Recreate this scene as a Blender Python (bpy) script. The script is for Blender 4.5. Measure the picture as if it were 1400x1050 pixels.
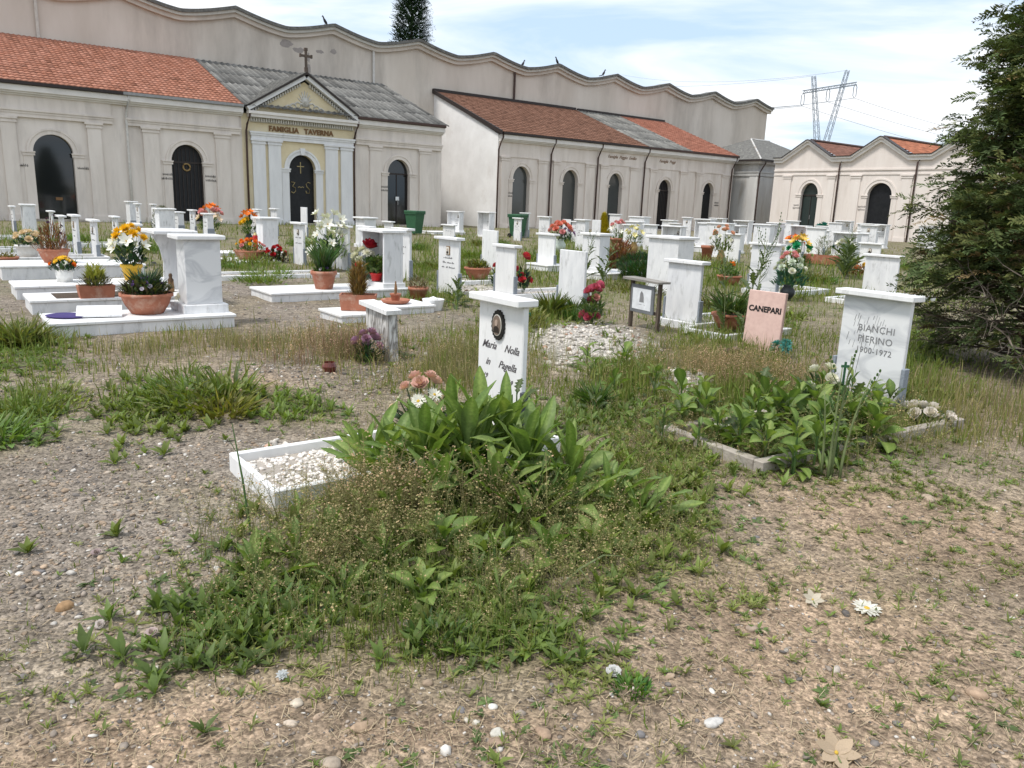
import bpy, math, random
import numpy as np
from mathutils import Matrix, Vector
for o in list(bpy.data.objects): bpy.data.objects.remove(o)
SC=bpy.context.scene
COL=SC.collection
rng=np.random.default_rng(7); random.seed(7)
rad=math.radians
# ---------------------------------------------------------------- camera
CH=1.5
pit=math.atan(.231); rol=math.atan(.037)
cam=bpy.data.cameras.new('camera'); cam.sensor_width=36; cam.lens=36*1060/1400; cam.clip_end=3000; cam.clip_start=.05
camo=bpy.data.objects.new('camera',cam); COL.objects.link(camo)
fw=Vector((0,math.cos(pit),-math.sin(pit))); up0=Vector((0,math.sin(pit),math.cos(pit))); rt0=Vector((1,0,0))
rt=rt0*math.cos(rol)+up0*math.sin(rol); up=up0*math.cos(rol)-rt0*math.sin(rol)
camo.matrix_world=Matrix(((rt.x,up.x,-fw.x,0),(rt.y,up.y,-fw.y,0),(rt.z,up.z,-fw.z,CH),(0,0,0,1)))
SC.camera=camo
# ---------------------------------------------------------------- sky and sun
SUN_AZ=-126.; SUN_EL=61.     # degrees from +Y (camera heading), clockwise
W=bpy.data.worlds.new('World'); SC.world=W; W.use_nodes=True
nt=W.node_tree; nt.nodes.clear(); N=nt.nodes.new; L=nt.links.new
sky=N('ShaderNodeTexSky'); sky.sky_type='NISHITA'; sky.sun_disc=False
sky.sun_elevation=rad(SUN_EL); sky.sun_rotation=rad(SUN_AZ); sky.air_density=1.0; sky.dust_density=1.5; sky.ozone_density=1.0
tc=N('ShaderNodeTexCoord'); sep=N('ShaderNodeSeparateXYZ'); L(tc.outputs['Generated'],sep.inputs[0])
zz=N('ShaderNodeMath'); zz.operation='MAXIMUM'; L(sep.outputs['Z'],zz.inputs[0]); zz.inputs[1].default_value=.0
za=N('ShaderNodeMath'); za.operation='ADD'; L(zz.outputs[0],za.inputs[0]); za.inputs[1].default_value=.16
dx=N('ShaderNodeMath'); dx.operation='DIVIDE'; L(sep.outputs['X'],dx.inputs[0]); L(za.outputs[0],dx.inputs[1])
dy=N('ShaderNodeMath'); dy.operation='DIVIDE'; L(sep.outputs['Y'],dy.inputs[0]); L(za.outputs[0],dy.inputs[1])
cmb=N('ShaderNodeCombineXYZ'); L(dx.outputs[0],cmb.inputs[0]); L(dy.outputs[0],cmb.inputs[1])
mp=N('ShaderNodeMapping'); mp.inputs['Location'].default_value=(4.35,1.2,0); mp.inputs['Scale'].default_value=(.55,.9,1); mp.inputs['Rotation'].default_value=(0,0,.35)
L(cmb.outputs[0],mp.inputs[0])
nz=N('ShaderNodeTexNoise'); nz.inputs['Scale'].default_value=1.3; nz.inputs['Detail'].default_value=6; nz.inputs['Roughness'].default_value=.56; nz.inputs['Distortion'].default_value=.5
L(mp.outputs[0],nz.inputs['Vector'])
rmp=N('ShaderNodeValToRGB'); rmp.color_ramp.elements[0].position=.38; rmp.color_ramp.elements[1].position=.58
L(nz.outputs['Fac'],rmp.inputs[0])
cl=N('ShaderNodeMix'); cl.data_type='RGBA'; cl.inputs['A'].default_value=(6.6,8.6,11.0,1); cl.inputs['B'].default_value=(10.1,10.3,10.6,1)
L(rmp.outputs[0],cl.inputs['Factor'])
fm=N('ShaderNodeMath'); fm.operation='MULTIPLY_ADD'; L(rmp.outputs[0],fm.inputs[0]); fm.inputs[1].default_value=.28; fm.inputs[2].default_value=.72
mx=N('ShaderNodeMix'); mx.data_type='RGBA'; L(fm.outputs[0],mx.inputs['Factor']); L(sky.outputs[0],mx.inputs['A']); L(cl.outputs['Result'],mx.inputs['B'])
bg=N('ShaderNodeBackground'); bg.inputs['Strength'].default_value=.1; L(mx.outputs['Result'],bg.inputs[0])
out=N('ShaderNodeOutputWorld'); L(bg.outputs[0],out.inputs[0])
sl=bpy.data.lights.new('sun','SUN'); sl.energy=2.75; sl.angle=rad(11); sl.color=(1,.955,.89)
so=bpy.data.objects.new('sun',sl); COL.objects.link(so)
sd=Vector((math.sin(rad(SUN_AZ))*math.cos(rad(SUN_EL)),math.cos(rad(SUN_AZ))*math.cos(rad(SUN_EL)),math.sin(rad(SUN_EL))))
so.rotation_euler=sd.to_track_quat('Z','Y').to_euler(); so.location=(-20,0,30)
SC.view_settings.view_transform='Standard'; SC.view_settings.look='None'; SC.view_settings.exposure=.2; SC.view_settings.gamma=1
SC.cycles.max_bounces=5; SC.cycles.diffuse_bounces=3; SC.cycles.glossy_bounces=2; SC.cycles.transmission_bounces=3; SC.cycles.transparent_max_bounces=4; SC.cycles.caustics_reflective=False; SC.cycles.caustics_refractive=False
W.cycles.sampling_method='MANUAL'; W.cycles.sample_map_resolution=512
SC.render.resolution_x=1024; SC.render.resolution_y=768
# ---------------------------------------------------------------- site grid: s runs along the chapel fronts, c towards the big wall
GA=rad(53); D1=np.array([math.sin(GA),math.cos(GA)]); D2=np.array([-math.cos(GA),math.sin(GA)])
def site(s,c): p=D1*s+D2*c; return float(p[0]),float(p[1])
RZF=math.pi/2-GA      # local x along s, local y along c
RZG=-GA               # local y along s (a headstone whose front looks towards -s)
# ---------------------------------------------------------------- materials
MATS={}
def base_mat(n,rough=.8,spec=.3):
    m=bpy.data.materials.new(n); m.use_nodes=True; b=m.node_tree.nodes['Principled BSDF']
    b.inputs['Roughness'].default_value=rough; b.inputs['Specular IOR Level'].default_value=spec
    MATS[n]=m; return m,m.node_tree,b
def noise_mat(n,c1,c2,scale=4.,detail=6,rough=.8,spec=.3,bump=0.,bscale=40.,stretch=(1,1,1),lo=.35,hi=.68,c3=None,s3=1.,lo3=.55,hi3=.7,metal=0.):
    m,t,b=base_mat(n,rough,spec); b.inputs['Metallic'].default_value=metal
    tc=t.nodes.new('ShaderNodeTexCoord'); mp=t.nodes.new('ShaderNodeMapping'); mp.inputs['Scale'].default_value=stretch
    oi=t.nodes.new('ShaderNodeObjectInfo'); ad=t.nodes.new('ShaderNodeVectorMath'); ad.operation='MULTIPLY_ADD'
    ad.inputs[1].default_value=(1,1,1); t.links.new(tc.outputs['Object'],ad.inputs[0])
    rv=t.nodes.new('ShaderNodeVectorMath'); rv.operation='SCALE'; rv.inputs[0].default_value=(37,17,29); t.links.new(oi.outputs['Random'],rv.inputs['Scale'])
    t.links.new(rv.outputs[0],ad.inputs[2]); t.links.new(ad.outputs[0],mp.inputs[0])
    nz=t.nodes.new('ShaderNodeTexNoise'); nz.inputs['Scale'].default_value=scale; nz.inputs['Detail'].default_value=detail; nz.inputs['Roughness'].default_value=.6
    t.links.new(mp.outputs[0],nz.inputs['Vector'])
    r=t.nodes.new('ShaderNodeValToRGB'); r.color_ramp.elements[0].position=lo; r.color_ramp.elements[1].position=hi
    r.color_ramp.elements[0].color=(*c1,1); r.color_ramp.elements[1].color=(*c2,1); t.links.new(nz.outputs['Fac'],r.inputs[0])
    outc=r.outputs[0]
    if c3:
        n3=t.nodes.new('ShaderNodeTexNoise'); n3.inputs['Scale'].default_value=s3; n3.inputs['Detail'].default_value=8; n3.inputs['Roughness'].default_value=.65; t.links.new(mp.outputs[0],n3.inputs['Vector'])
        r3=t.nodes.new('ShaderNodeValToRGB'); r3.color_ramp.elements[0].position=lo3; r3.color_ramp.elements[1].position=hi3; t.links.new(n3.outputs['Fac'],r3.inputs[0])
        mx=t.nodes.new('ShaderNodeMix'); mx.data_type='RGBA'; t.links.new(r3.outputs[0],mx.inputs['Factor']); t.links.new(outc,mx.inputs['A']); mx.inputs['B'].default_value=(*c3,1); outc=mx.outputs['Result']
    t.links.new(outc,b.inputs['Base Color'])
    if bump:
        nb=t.nodes.new('ShaderNodeTexNoise'); nb.inputs['Scale'].default_value=bscale; nb.inputs['Detail'].default_value=5; t.links.new(tc.outputs['Object'],nb.inputs['Vector'])
        bp=t.nodes.new('ShaderNodeBump'); bp.inputs['Strength'].default_value=bump; bp.inputs['Distance'].default_value=.02; t.links.new(nb.outputs['Fac'],bp.inputs['Height']); t.links.new(bp.outputs[0],b.inputs['Normal'])
    return m
def col_mat(n,rough=.7,spec=.25,trans=0.,nscale=0.,namp=.3):
    m,t,b=base_mat(n,rough,spec)
    a=t.nodes.new('ShaderNodeAttribute'); a.attribute_name='Col'; oc=a.outputs['Color']
    if nscale:
        tc=t.nodes.new('ShaderNodeTexCoord'); nz=t.nodes.new('ShaderNodeTexNoise'); nz.inputs['Scale'].default_value=nscale; nz.inputs['Detail'].default_value=5
        t.links.new(tc.outputs['Object'],nz.inputs['Vector'])
        mr=t.nodes.new('ShaderNodeMapRange'); mr.inputs['From Min'].default_value=.3; mr.inputs['From Max'].default_value=.7; mr.inputs['To Min'].default_value=1-namp; mr.inputs['To Max'].default_value=1+namp; t.links.new(nz.outputs['Fac'],mr.inputs[0])
        vm=t.nodes.new('ShaderNodeVectorMath'); vm.operation='SCALE'; t.links.new(oc,vm.inputs[0]); t.links.new(mr.outputs[0],vm.inputs['Scale']); oc=vm.outputs[0]
    t.links.new(oc,b.inputs['Base Color'])
    if trans:
        tr=t.nodes.new('ShaderNodeBsdfTranslucent'); vm=t.nodes.new('ShaderNodeVectorMath'); vm.operation='MULTIPLY'; vm.inputs[1].default_value=(1.25,1.3,.55); t.links.new(oc,vm.inputs[0]); t.links.new(vm.outputs[0],tr.inputs[0])
        ms=t.nodes.new('ShaderNodeMixShader'); ms.inputs[0].default_value=trans; o=t.nodes['Material Output']
        t.links.new(b.outputs[0],ms.inputs[1]); t.links.new(tr.outputs[0],ms.inputs[2]); t.links.new(ms.outputs[0],o.inputs[0])
    return m
def plain_mat(n,c,rough=.6,spec=.3,metal=0.):
    return noise_mat(n,tuple(x*.86 for x in c),tuple(min(1,x*1.08) for x in c),scale=9,rough=rough,spec=spec,metal=metal)
noise_mat('plaster',(.65,.588,.535),(.75,.688,.635),scale=1.1,rough=.9,stretch=(1.6,1.6,.3),bump=.1,bscale=30,c3=(.50,.455,.42),s3=.9,lo3=.50,hi3=.78)
noise_mat('plaster_warm',(.65,.58,.525),(.74,.675,.625),scale=1.1,rough=.9,stretch=(1.6,1.6,.25),bump=.1,bscale=30,c3=(.52,.455,.40),s3=.9,lo3=.50,hi3=.78)
noise_mat('plaster_pale',(.68,.615,.57),(.76,.70,.655),scale=1.3,rough=.9,stretch=(1.6,1.6,.25),bump=.1,bscale=30,c3=(.5,.44,.38),s3=.6,lo3=.6,hi3=.85)
noise_mat('plaster_shed',(.56,.498,.435),(.66,.598,.535),scale=.5,rough=.95,stretch=(1.2,1.2,.3),bump=.15,bscale=14,c3=(.40,.355,.31),s3=.35,lo3=.50,hi3=.74)
noise_mat('plaster_white',(.72,.71,.70),(.84,.835,.83),scale=.7,rough=.9,bump=.08,bscale=20,c3=(.58,.54,.50),s3=.4,lo3=.60,hi3=.85)
noise_mat('plaster_grey',(.48,.475,.465),(.62,.615,.60),scale=.9,rough=.9,stretch=(1.5,1.5,.3),c3=(.36,.31,.26),s3=.7,lo3=.54,hi3=.72)
noise_mat('plaster_yellow',(.64,.54,.35),(.72,.63,.44),scale=1.5,rough=.9,c3=(.64,.57,.44),s3=.9,lo3=.5,hi3=.75)
noise_mat('trim_white',(.66,.66,.67),(.77,.77,.775),scale=1.4,rough=.85,stretch=(2,2,.4),c3=(.42,.41,.39),s3=1.2,lo3=.6,hi3=.76)
noise_mat('slate_roof',(.10,.098,.092),(.19,.186,.175),scale=7,rough=.95,bump=.5,bscale=9,c3=(.24,.24,.215),s3=3,lo3=.55,hi3=.7)
noise_mat('fascia',(.66,.63,.60),(.76,.73,.70),scale=2,rough=.8)
noise_mat('relief',(.52,.50,.46),(.62,.60,.55),scale=6,rough=.9)
noise_mat('stucco_patch',(.30,.27,.25),(.36,.32,.30),scale=6,rough=.95)
plain_mat('dark_metal',(.035,.027,.025),.5); plain_mat('brown_metal',(.07,.04,.033),.5); plain_mat('zinc',(.30,.30,.30),.5,metal=.5); plain_mat('white_pipe',(.62,.60,.57),.6)
plain_mat('letter_brown',(.20,.11,.05),.7); plain_mat('letter_dark',(.045,.04,.04),.7); plain_mat('letter_soft',(.11,.10,.105),.7); plain_mat('letter_black',(.012,.012,.013),.4)
plain_mat('letter_grey',(.22,.22,.225),.7); plain_mat('gilt',(.42,.34,.17),.45,metal=.4)
def glass(n,c,rough=.12,spec=.6):
    m,t,b=base_mat(n,rough,spec); b.inputs['Base Color'].default_value=(*c,1); return m
glass('dark_glass',(.012,.014,.015),.06,.7); glass('grey_glass',(.055,.062,.062),.10,.7); glass('green_glass',(.022,.035,.033),.08,.6)
noise_mat('door_black',(.008,.009,.011),(.016,.017,.02),scale=5,rough=.45)
noise_mat('marble',(.66,.665,.68),(.80,.80,.805),scale=3.4,detail=8,rough=.5,spec=.35,stretch=(2.2,2.2,.7),c3=(.44,.44,.435),s3=5.5,lo3=.54,hi3=.74)
noise_mat('marble_bright',(.73,.73,.735),(.84,.84,.84),scale=3.5,rough=.5,stretch=(2.4,2.4,.6),c3=(.48,.475,.46),s3=7,lo3=.57,hi3=.76)
noise_mat('marble_bump',(.74,.74,.745),(.84,.84,.84),scale=4,rough=.6,bump=.5,bscale=60,c3=(.55,.54,.52),s3=9,lo3=.58,hi3=.7)
def veined(n,c1,c2,sc=2.2,dist=6.,rot=.6,w0=.0,w1=.16,stretch=(1,1,1)):
    m,t,b=base_mat(n,.42,.4)
    tc=t.nodes.new('ShaderNodeTexCoord'); mp=t.nodes.new('ShaderNodeMapping'); mp.inputs['Rotation'].default_value=(.3,rot,.2); mp.inputs['Scale'].default_value=stretch; t.links.new(tc.outputs['Object'],mp.inputs[0])
    nz=t.nodes.new('ShaderNodeTexNoise'); nz.inputs['Scale'].default_value=sc; nz.inputs['Detail'].default_value=7; nz.inputs['Distortion'].default_value=dist*.2; t.links.new(mp.outputs[0],nz.inputs['Vector'])
    a=t.nodes.new('ShaderNodeMath'); a.operation='SUBTRACT'; a.inputs[1].default_value=.5; t.links.new(nz.outputs['Fac'],a.inputs[0])
    ab=t.nodes.new('ShaderNodeMath'); ab.operation='ABSOLUTE'; t.links.new(a.outputs[0],ab.inputs[0])
    r=t.nodes.new('ShaderNodeValToRGB'); r.color_ramp.elements[0].position=w0; r.color_ramp.elements[1].position=w1; r.color_ramp.elements[0].color=(*c1,1); r.color_ramp.elements[1].color=(*c2,1); t.links.new(ab.outputs[0],r.inputs[0]); t.links.new(r.outputs[0],b.inputs['Base Color'])
veined('marble_veined',(.56,.57,.59),(.735,.74,.75),1.6,6,.9,0,.09,(1,1,2.2))
veined('marble_stained',(.17,.155,.14),(.66,.65,.63),9,9,0,0,.13,(1.3,1.3,.28))
noise_mat('granite_blue',(.20,.225,.26),(.30,.33,.37),scale=60,rough=.5); noise_mat('slate_dark',(.05,.055,.07),(.085,.09,.11),scale=40,rough=.5)
noise_mat('pink_granite',(.60,.41,.36),(.70,.50,.44),scale=14,rough=.6,c3=(.48,.31,.27),s3=7,lo3=.58,hi3=.72)
noise_mat('concrete',(.34,.30,.26),(.46,.42,.37),scale=8,rough=.95,bump=.4,bscale=50,c3=(.24,.21,.18),s3=3,lo3=.5,hi3=.7)
noise_mat('terracotta',(.33,.125,.075),(.42,.17,.105),scale=9,rough=.8,c3=(.50,.33,.25),s3=6,lo3=.52,hi3=.72)
noise_mat('soil',(.05,.035,.025),(.11,.08,.06),scale=40,rough=1,bump=.5,bscale=60)
plain_mat('plastic_white',(.78,.77,.74),.4); plain_mat('plastic_yellow',(.75,.46,.04),.4); plain_mat('plastic_red',(.55,.03,.03),.4); plain_mat('bin_green',(.035,.11,.055),.45); plain_mat('rubber',(.02,.02,.02),.8)
plain_mat('vase_pale',(.55,.62,.55),.3); plain_mat('vase_gold',(.30,.20,.08),.4); plain_mat('vase_dark',(.03,.035,.04),.4); plain_mat('red_glass',(.13,.025,.015),.15,.6)
noise_mat('wood_old',(.06,.045,.035),(.14,.11,.085),scale=5,stretch=(8,8,.7),rough=.9,bump=.3); noise_mat('wood_grey',(.20,.185,.165),(.33,.31,.285),scale=5,stretch=(.7,8,8),rough=.9,bump=.3)
plain_mat('frame_grey',(.17,.18,.19),.5); plain_mat('paper',(.74,.76,.78),.5); plain_mat('photo_sepia',(.20,.15,.12),.35); plain_mat('photo_dark',(.03,.022,.018),.4); plain_mat('photo_skin',(.42,.32,.26),.4); plain_mat('photo_rim',(.72,.69,.62),.35); plain_mat('bronze',(.10,.06,.035),.45,metal=.3); plain_mat('brass_frame',(.30,.19,.10),.4,metal=.3); plain_mat('iron_dark',(.018,.017,.016),.45)
noise_mat('twig',(.13,.105,.085),(.24,.20,.165),scale=9,rough=.95); plain_mat('steel_lattice',(.23,.27,.32),.6); plain_mat('wire',(.30,.33,.37),.6); plain_mat('bird_grey',(.04,.04,.045),.8); plain_mat('stone_cross',(.11,.085,.07),.9)
plain_mat('text_blue',(.07,.12,.25),.5); plain_mat('violet_mat',(.06,.045,.16),.9)
col_mat('leaf',.5,.35,.34,25.,.2); col_mat('grass',.7,.15,.3); col_mat('dry',.85,.1,.1); col_mat('petal',.6,.2,.18,30.,.08); col_mat('pebble',.85,.2,0,60.,.25); col_mat('tile',.9,.15,0,3.,.22); col_mat('needle',.75,.15,.12); col_mat('bark',.95,.1,0,20.,.3)
M=MATS
# ---------------------------------------------------------------- mesh helpers
class MB:
    def __init__(s): s.v=[]; s.f=[]
    def q(s,*p):
        n=len(s.v); s.v+= [tuple(x) for x in p]; s.f.append(tuple(range(n,n+len(p)))); return s
    def box(s,x0,x1,y0,y1,z0,z1,tz=None):
        n=len(s.v); s.v+=[(x0,y0,z0),(x1,y0,z0),(x1,y1,z0),(x0,y1,z0),(x0,y0,z1),(x1,y0,z1),(x1,y1,z1),(x0,y1,z1)]
        for f in ((0,3,2,1),(4,5,6,7),(0,1,5,4),(1,2,6,5),(2,3,7,6),(3,0,4,7)): s.f.append(tuple(n+i for i in f))
        return s
    def bbox(s,x0,x1,y0,y1,z0,z1,b=.01):   # box with chamfered edges (24 verts)
        bm=b; n=len(s.v); c=((x0+x1)/2,(y0+y1)/2,(z0+z1)/2); h=((x1-x0)/2,(y1-y0)/2,(z1-z0)/2)
        idx={}
        for sx in(-1,1):
            for sy in(-1,1):
                for sz in(-1,1):
                    for ax in range(3):
                        d=[h[0]-bm,h[1]-bm,h[2]-bm]; d[ax]=h[ax]
                        idx[(sx,sy,sz,ax)]=len(s.v); s.v.append((c[0]+sx*d[0],c[1]+sy*d[1],c[2]+sz*d[2]))
        def fl(l,nrm):
            a,b_,c_=[Vector(s.v[i]) for i in l[:3]]
            if (b_-a).cross(c_-a).dot(Vector(nrm))<0: l=l[::-1]
            s.f.append(tuple(l))
        for ax in range(3):
            for sg in(-1,1):
                o=[a for a in range(3) if a!=ax]; l=[]
                for u,w in((-1,-1),(1,-1),(1,1),(-1,1)):
                    k=[0,0,0]; k[ax]=sg; k[o[0]]=u; k[o[1]]=w; l.append(idx[(*k,ax)])
                nr=[0,0,0]; nr[ax]=sg; fl(l,nr)
        for ax in range(3):
            o=[a for a in range(3) if a!=ax]
            for u in(-1,1):
                for w in(-1,1):
                    k1=[0,0,0];k2=[0,0,0]; k1[ax]=-1;k2[ax]=1
                    for k in(k1,k2): k[o[0]]=u;k[o[1]]=w
                    nr=[0,0,0]; nr[o[0]]=u; nr[o[1]]=w
                    fl([idx[(*k1,o[0])],idx[(*k1,o[1])],idx[(*k2,o[1])],idx[(*k2,o[0])]],nr)
        for sx in(-1,1):
            for sy in(-1,1):
                for sz in(-1,1): fl([idx[(sx,sy,sz,a)] for a in range(3)],(sx,sy,sz))
        return s
    def ring(s,pts):
        n=len(s.v); s.v+=[tuple(p) for p in pts]; return list(range(n,n+len(pts)))
    def tube(s,path,r,n=6,cap=True):
        path=[Vector(p) for p in path]; rs=r if hasattr(r,'__len__') else [r]*len(path); prev=None
        for i,p in enumerate(path):
            t=(path[min(i+1,len(path)-1)]-path[max(i-1,0)]).normalized()
            a=t.cross(Vector((0,0,1))) if abs(t.z)<.95 else t.cross(Vector((1,0,0)))
            a.normalize(); b=t.cross(a)
            rg=s.ring([p+(a*math.cos(k*2*math.pi/n)+b*math.sin(k*2*math.pi/n))*rs[i] for k in range(n)])
            if prev:
                for k in range(n): s.f.append((prev[k],rg[k],rg[(k+1)%n],prev[(k+1)%n]))
            elif cap: s.f.append(tuple(rg))
            prev=rg
        if cap: s.f.append(tuple(prev[::-1]))
        return s
    def lathe(s,prof,n=16,c=(0,0),sx=1,sy=1):
        prev=None
        for r,z in prof:
            rg=s.ring([(c[0]+r*sx*math.cos(k*2*math.pi/n),c[1]+r*sy*math.sin(k*2*math.pi/n),z) for k in range(n)])
            if prev:
                for k in range(n): s.f.append((prev[k],prev[(k+1)%n],rg[(k+1)%n],rg[k]))
            else: s.f.append(tuple(rg[::-1]))
            prev=rg
        s.f.append(tuple(prev)); return s
    def prism(s,poly,y0,y1):   # poly in (x,z), extruded along y
        n=len(poly); a=s.ring([(x,y0,z) for x,z in poly]); b=s.ring([(x,y1,z) for x,z in poly])
        s.f.append(tuple(a)); s.f.append(tuple(b[::-1]))
        for k in range(n): s.f.append((a[k],b[k],b[(k+1)%n],a[(k+1)%n]))
        return s
    def prism_x(s,poly,x0,x1):  # poly in (y,z)
        n=len(poly); a=s.ring([(x0,y,z) for y,z in poly]); b=s.ring([(x1,y,z) for y,z in poly])
        s.f.append(tuple(a)); s.f.append(tuple(b[::-1]))
        for k in range(n): s.f.append((a[k],b[k],b[(k+1)%n],a[(k+1)%n]))
        return s
def obj(name,mb,mat,parent=None,loc=(0,0,0),rz=0.,smooth=False,fix=True,kind=None):
    me=bpy.data.meshes.new(name); me.from_pydata(mb.v,[],mb.f)
    if fix and len(mb.f)<4000:
        import bmesh
        b=bmesh.new(); b.from_mesh(me); bmesh.ops.recalc_face_normals(b,faces=b.faces); b.to_mesh(me); b.free()
    if mat: me.materials.append(M[mat])
    if smooth: me.polygons.foreach_set('use_smooth',[True]*len(me.polygons))
    return link(name,me,parent,loc,rz,kind)
def link(name,me,parent=None,loc=(0,0,0),rz=0.,kind=None):
    o=bpy.data.objects.new(name,me); COL.objects.link(o); o.location=loc
    o.rotation_euler=rz if hasattr(rz,'__len__') else (0,0,rz)
    if parent: o.parent=parent
    if kind: o['kind']=kind
    return o
def tag(o,label,cat,group=None,kind=None):
    o['label']=label; o['category']=cat
    if group: o['group']=group
    if kind: o['kind']=kind
    return o
def thing(name,label,cat,loc=(0,0,0),rz=0.,group=None):
    o=bpy.data.objects.new(name,None); COL.objects.link(o); o.location=loc; o.rotation_euler=(0,0,rz); o.empty_display_size=.2
    return tag(o,label,cat,group)
def np_mesh(name,V,F,mat,cols=None,smooth=False):
    V=np.asarray(V,np.float32); F=np.asarray(F,np.int32); k=F.shape[1]
    me=bpy.data.meshes.new(name); me.vertices.add(len(V)); me.vertices.foreach_set('co',V.ravel())
    me.loops.add(F.size); me.loops.foreach_set('vertex_index',F.ravel()); me.polygons.add(len(F))
    me.polygons.foreach_set('loop_start',np.arange(0,F.size,k,dtype=np.int32)); me.polygons.foreach_set('loop_total',np.full(len(F),k,np.int32))
    if smooth: me.polygons.foreach_set('use_smooth',np.ones(len(F),bool))
    me.update(calc_edges=True)
    if cols is not None:
        a=me.color_attributes.new('Col','FLOAT_COLOR','POINT'); c=np.ones((len(V),4),np.float32); c[:,:3]=np.clip(cols,0,1); a.data.foreach_set('color',c.ravel())
    if mat: me.materials.append(M[mat])
    return me
def rotm(yaw,tilt=None,az=None):
    n=len(yaw); c,s=np.cos(yaw),np.sin(yaw); R=np.zeros((n,3,3)); R[:,0,0]=c;R[:,0,1]=-s;R[:,1,0]=s;R[:,1,1]=c;R[:,2,2]=1
    if tilt is not None:
        az=np.zeros(n) if az is None else az
        k=np.stack([np.cos(az),np.sin(az),np.zeros(n)],1); K=np.zeros((n,3,3)); K[:,0,1]=-k[:,2];K[:,0,2]=k[:,1];K[:,1,0]=k[:,2];K[:,1,2]=-k[:,0];K[:,2,0]=-k[:,1];K[:,2,1]=k[:,0]
        st,ct=np.sin(tilt)[:,None,None],np.cos(tilt)[:,None,None]
        T=np.eye(3)[None]+st*K+(1-ct)*(K@K); R=T@R
    return R
def stamp(TV,TF,pos,R,scale,cols,tcol=None):
    n=len(pos); m=len(TV); sc=np.asarray(scale); sc=sc[:,None,None] if sc.ndim==1 else sc[:,None,:]
    V=np.einsum('nij,nmj->nmi',R,TV[None]*sc)+pos[:,None,:]
    F=(TF[None]+(np.arange(n)*m)[:,None,None]).reshape(-1,TF.shape[1])
    C=np.repeat(cols[:,None,:],m,1)
    if tcol is not None: C=C*tcol[None]
    return V.reshape(-1,3),F,C.reshape(-1,3)
def merge(parts):
    V=[];F=[];C=[];n=0
    for v,f,c in parts: V.append(v);F.append(f+n);C.append(c);n+=len(v)
    return np.concatenate(V),np.concatenate(F),np.concatenate(C)
def vnoise(x,y,seed=0):   # smooth value noise in [-1,1]
    x=np.asarray(x,float); y=np.asarray(y,float); xi=np.floor(x).astype(int); yi=np.floor(y).astype(int); fx=x-xi; fy=y-yi
    fx=fx*fx*(3-2*fx); fy=fy*fy*(3-2*fy)
    def h(a,b): 
        k=(a*374761393+b*668265263+seed*1442695041)&0x7fffffff; k=((k^(k>>13))*1274126177)&0x7fffffff; return ((k^(k>>16))&0xffff)/32767.5-1
    return (h(xi,yi)*(1-fx)+h(xi+1,yi)*fx)*(1-fy)+(h(xi,yi+1)*(1-fx)+h(xi+1,yi+1)*fx)*fy
def fbm(x,y,seed=0,o=4): 
    r=0;a=.5
    for i in range(o): r=r+a*vnoise(x*2**i,y*2**i,seed+i*7); a*=.5
    return r
def text_mesh(txt,size,mat,shear=0.,bold=0.,depth=.004,space=1.,line=1.,align='CENTER'):
    cu=bpy.data.curves.new('t','FONT'); cu.body=txt; cu.size=size; cu.shear=shear; cu.offset=bold; cu.extrude=depth; cu.align_x=align; cu.space_character=space; cu.space_line=line
    cu.resolution_u=3
    o=bpy.data.objects.new('t',cu); COL.objects.link(o); dg=bpy.context.evaluated_depsgraph_get(); me=bpy.data.meshes.new_from_object(o.evaluated_get(dg)); bpy.data.objects.remove(o)
    me.materials.clear(); me.materials.append(M[mat]); return me
def text(name,txt,size,mat,parent,loc,rx=math.pi/2,**k):
    me=text_mesh(txt,size,mat,**k); return link(name,me,parent,loc,(rx,0,0))
GRAV=np.array([[-1.83, 3.47, 0.77, 1.14],[-6.91, 11.32, 1.13, 6.87],[-4.67, 13.2, 1.3, 3.7],[-2.9, 10.06, 0.83, 2.09],[-0.97, 9.89, 0.57, 1.14],[-1.68, 6.96, 0.98, 1.17],[-2.02, 4.08, 0.9, 0.79],[1.32, 8.76, 0.53, 1.27]])
WHITE=np.array([[0.82, 8.75, 0.74, 1.42],[1.58, 6.84, 0.31, 0.51],[-1.27, 4.16, 0.24, 0.51],[-0.64, 13.66, 0.6, 1.06],[0.43, 12.69, 0.57, 1.02],[3.53, 12.2, 0.52, 1.18]])
GREEN=np.array([[-4.58, 7.19, 0.38, 1.64],[-2.55, 5.27, 0.37, 0.8],[-3.29, 4.97, 0.25, 0.71],[-1.58, 5.41, 0.31, 0.41],[-0.34, 3.61, 0.94, 0.88],[2.25, 5.44, 0.62, 0.99],[1.12, 7.3, 0.44, 1.27],[0.67, 10.65, 0.48, 1.86],[0.66, 5.52, 0.5, 0.63],[1.34, 5.23, 0.37, 0.88],[-0.03, 9.51, 0.47, 1.48],[-1.2, 12.19, 0.59, 1.43],[-6.18, 17.54, 1.1, 3.11],[0.8, 4.4, 0.45, 0.69],[-0.55, 2.83, 0.75, 0.57],[-0.02, 2.54, 0.4, 0.25],[1.84, 5.9, 0.36, 0.99],[4.7, 8.98, 0.39, 3.92],[-15.56, 52.86, 10.01, 19.58],[-10.73, 24.65, 0.88, 5.03],[-1.75, 24.44, 1.54, 13.73],[2.55, 29.41, 2.1, 12.13],[4.87, 20.5, 1.41, 5.67],[6.34, 18.08, 1.05, 4.5],[10.78, 26.1, 2.06, 8.82],[2.88, 10.2, 0.96, 2.93],[-13.52, 22.39, 2.0, 7.76],[-0.57, 4.24, 0.63, 0.78],[0.56, 3.51, 0.43, 0.55],[-0.98, 2.47, 0.23, 0.25]])
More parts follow.
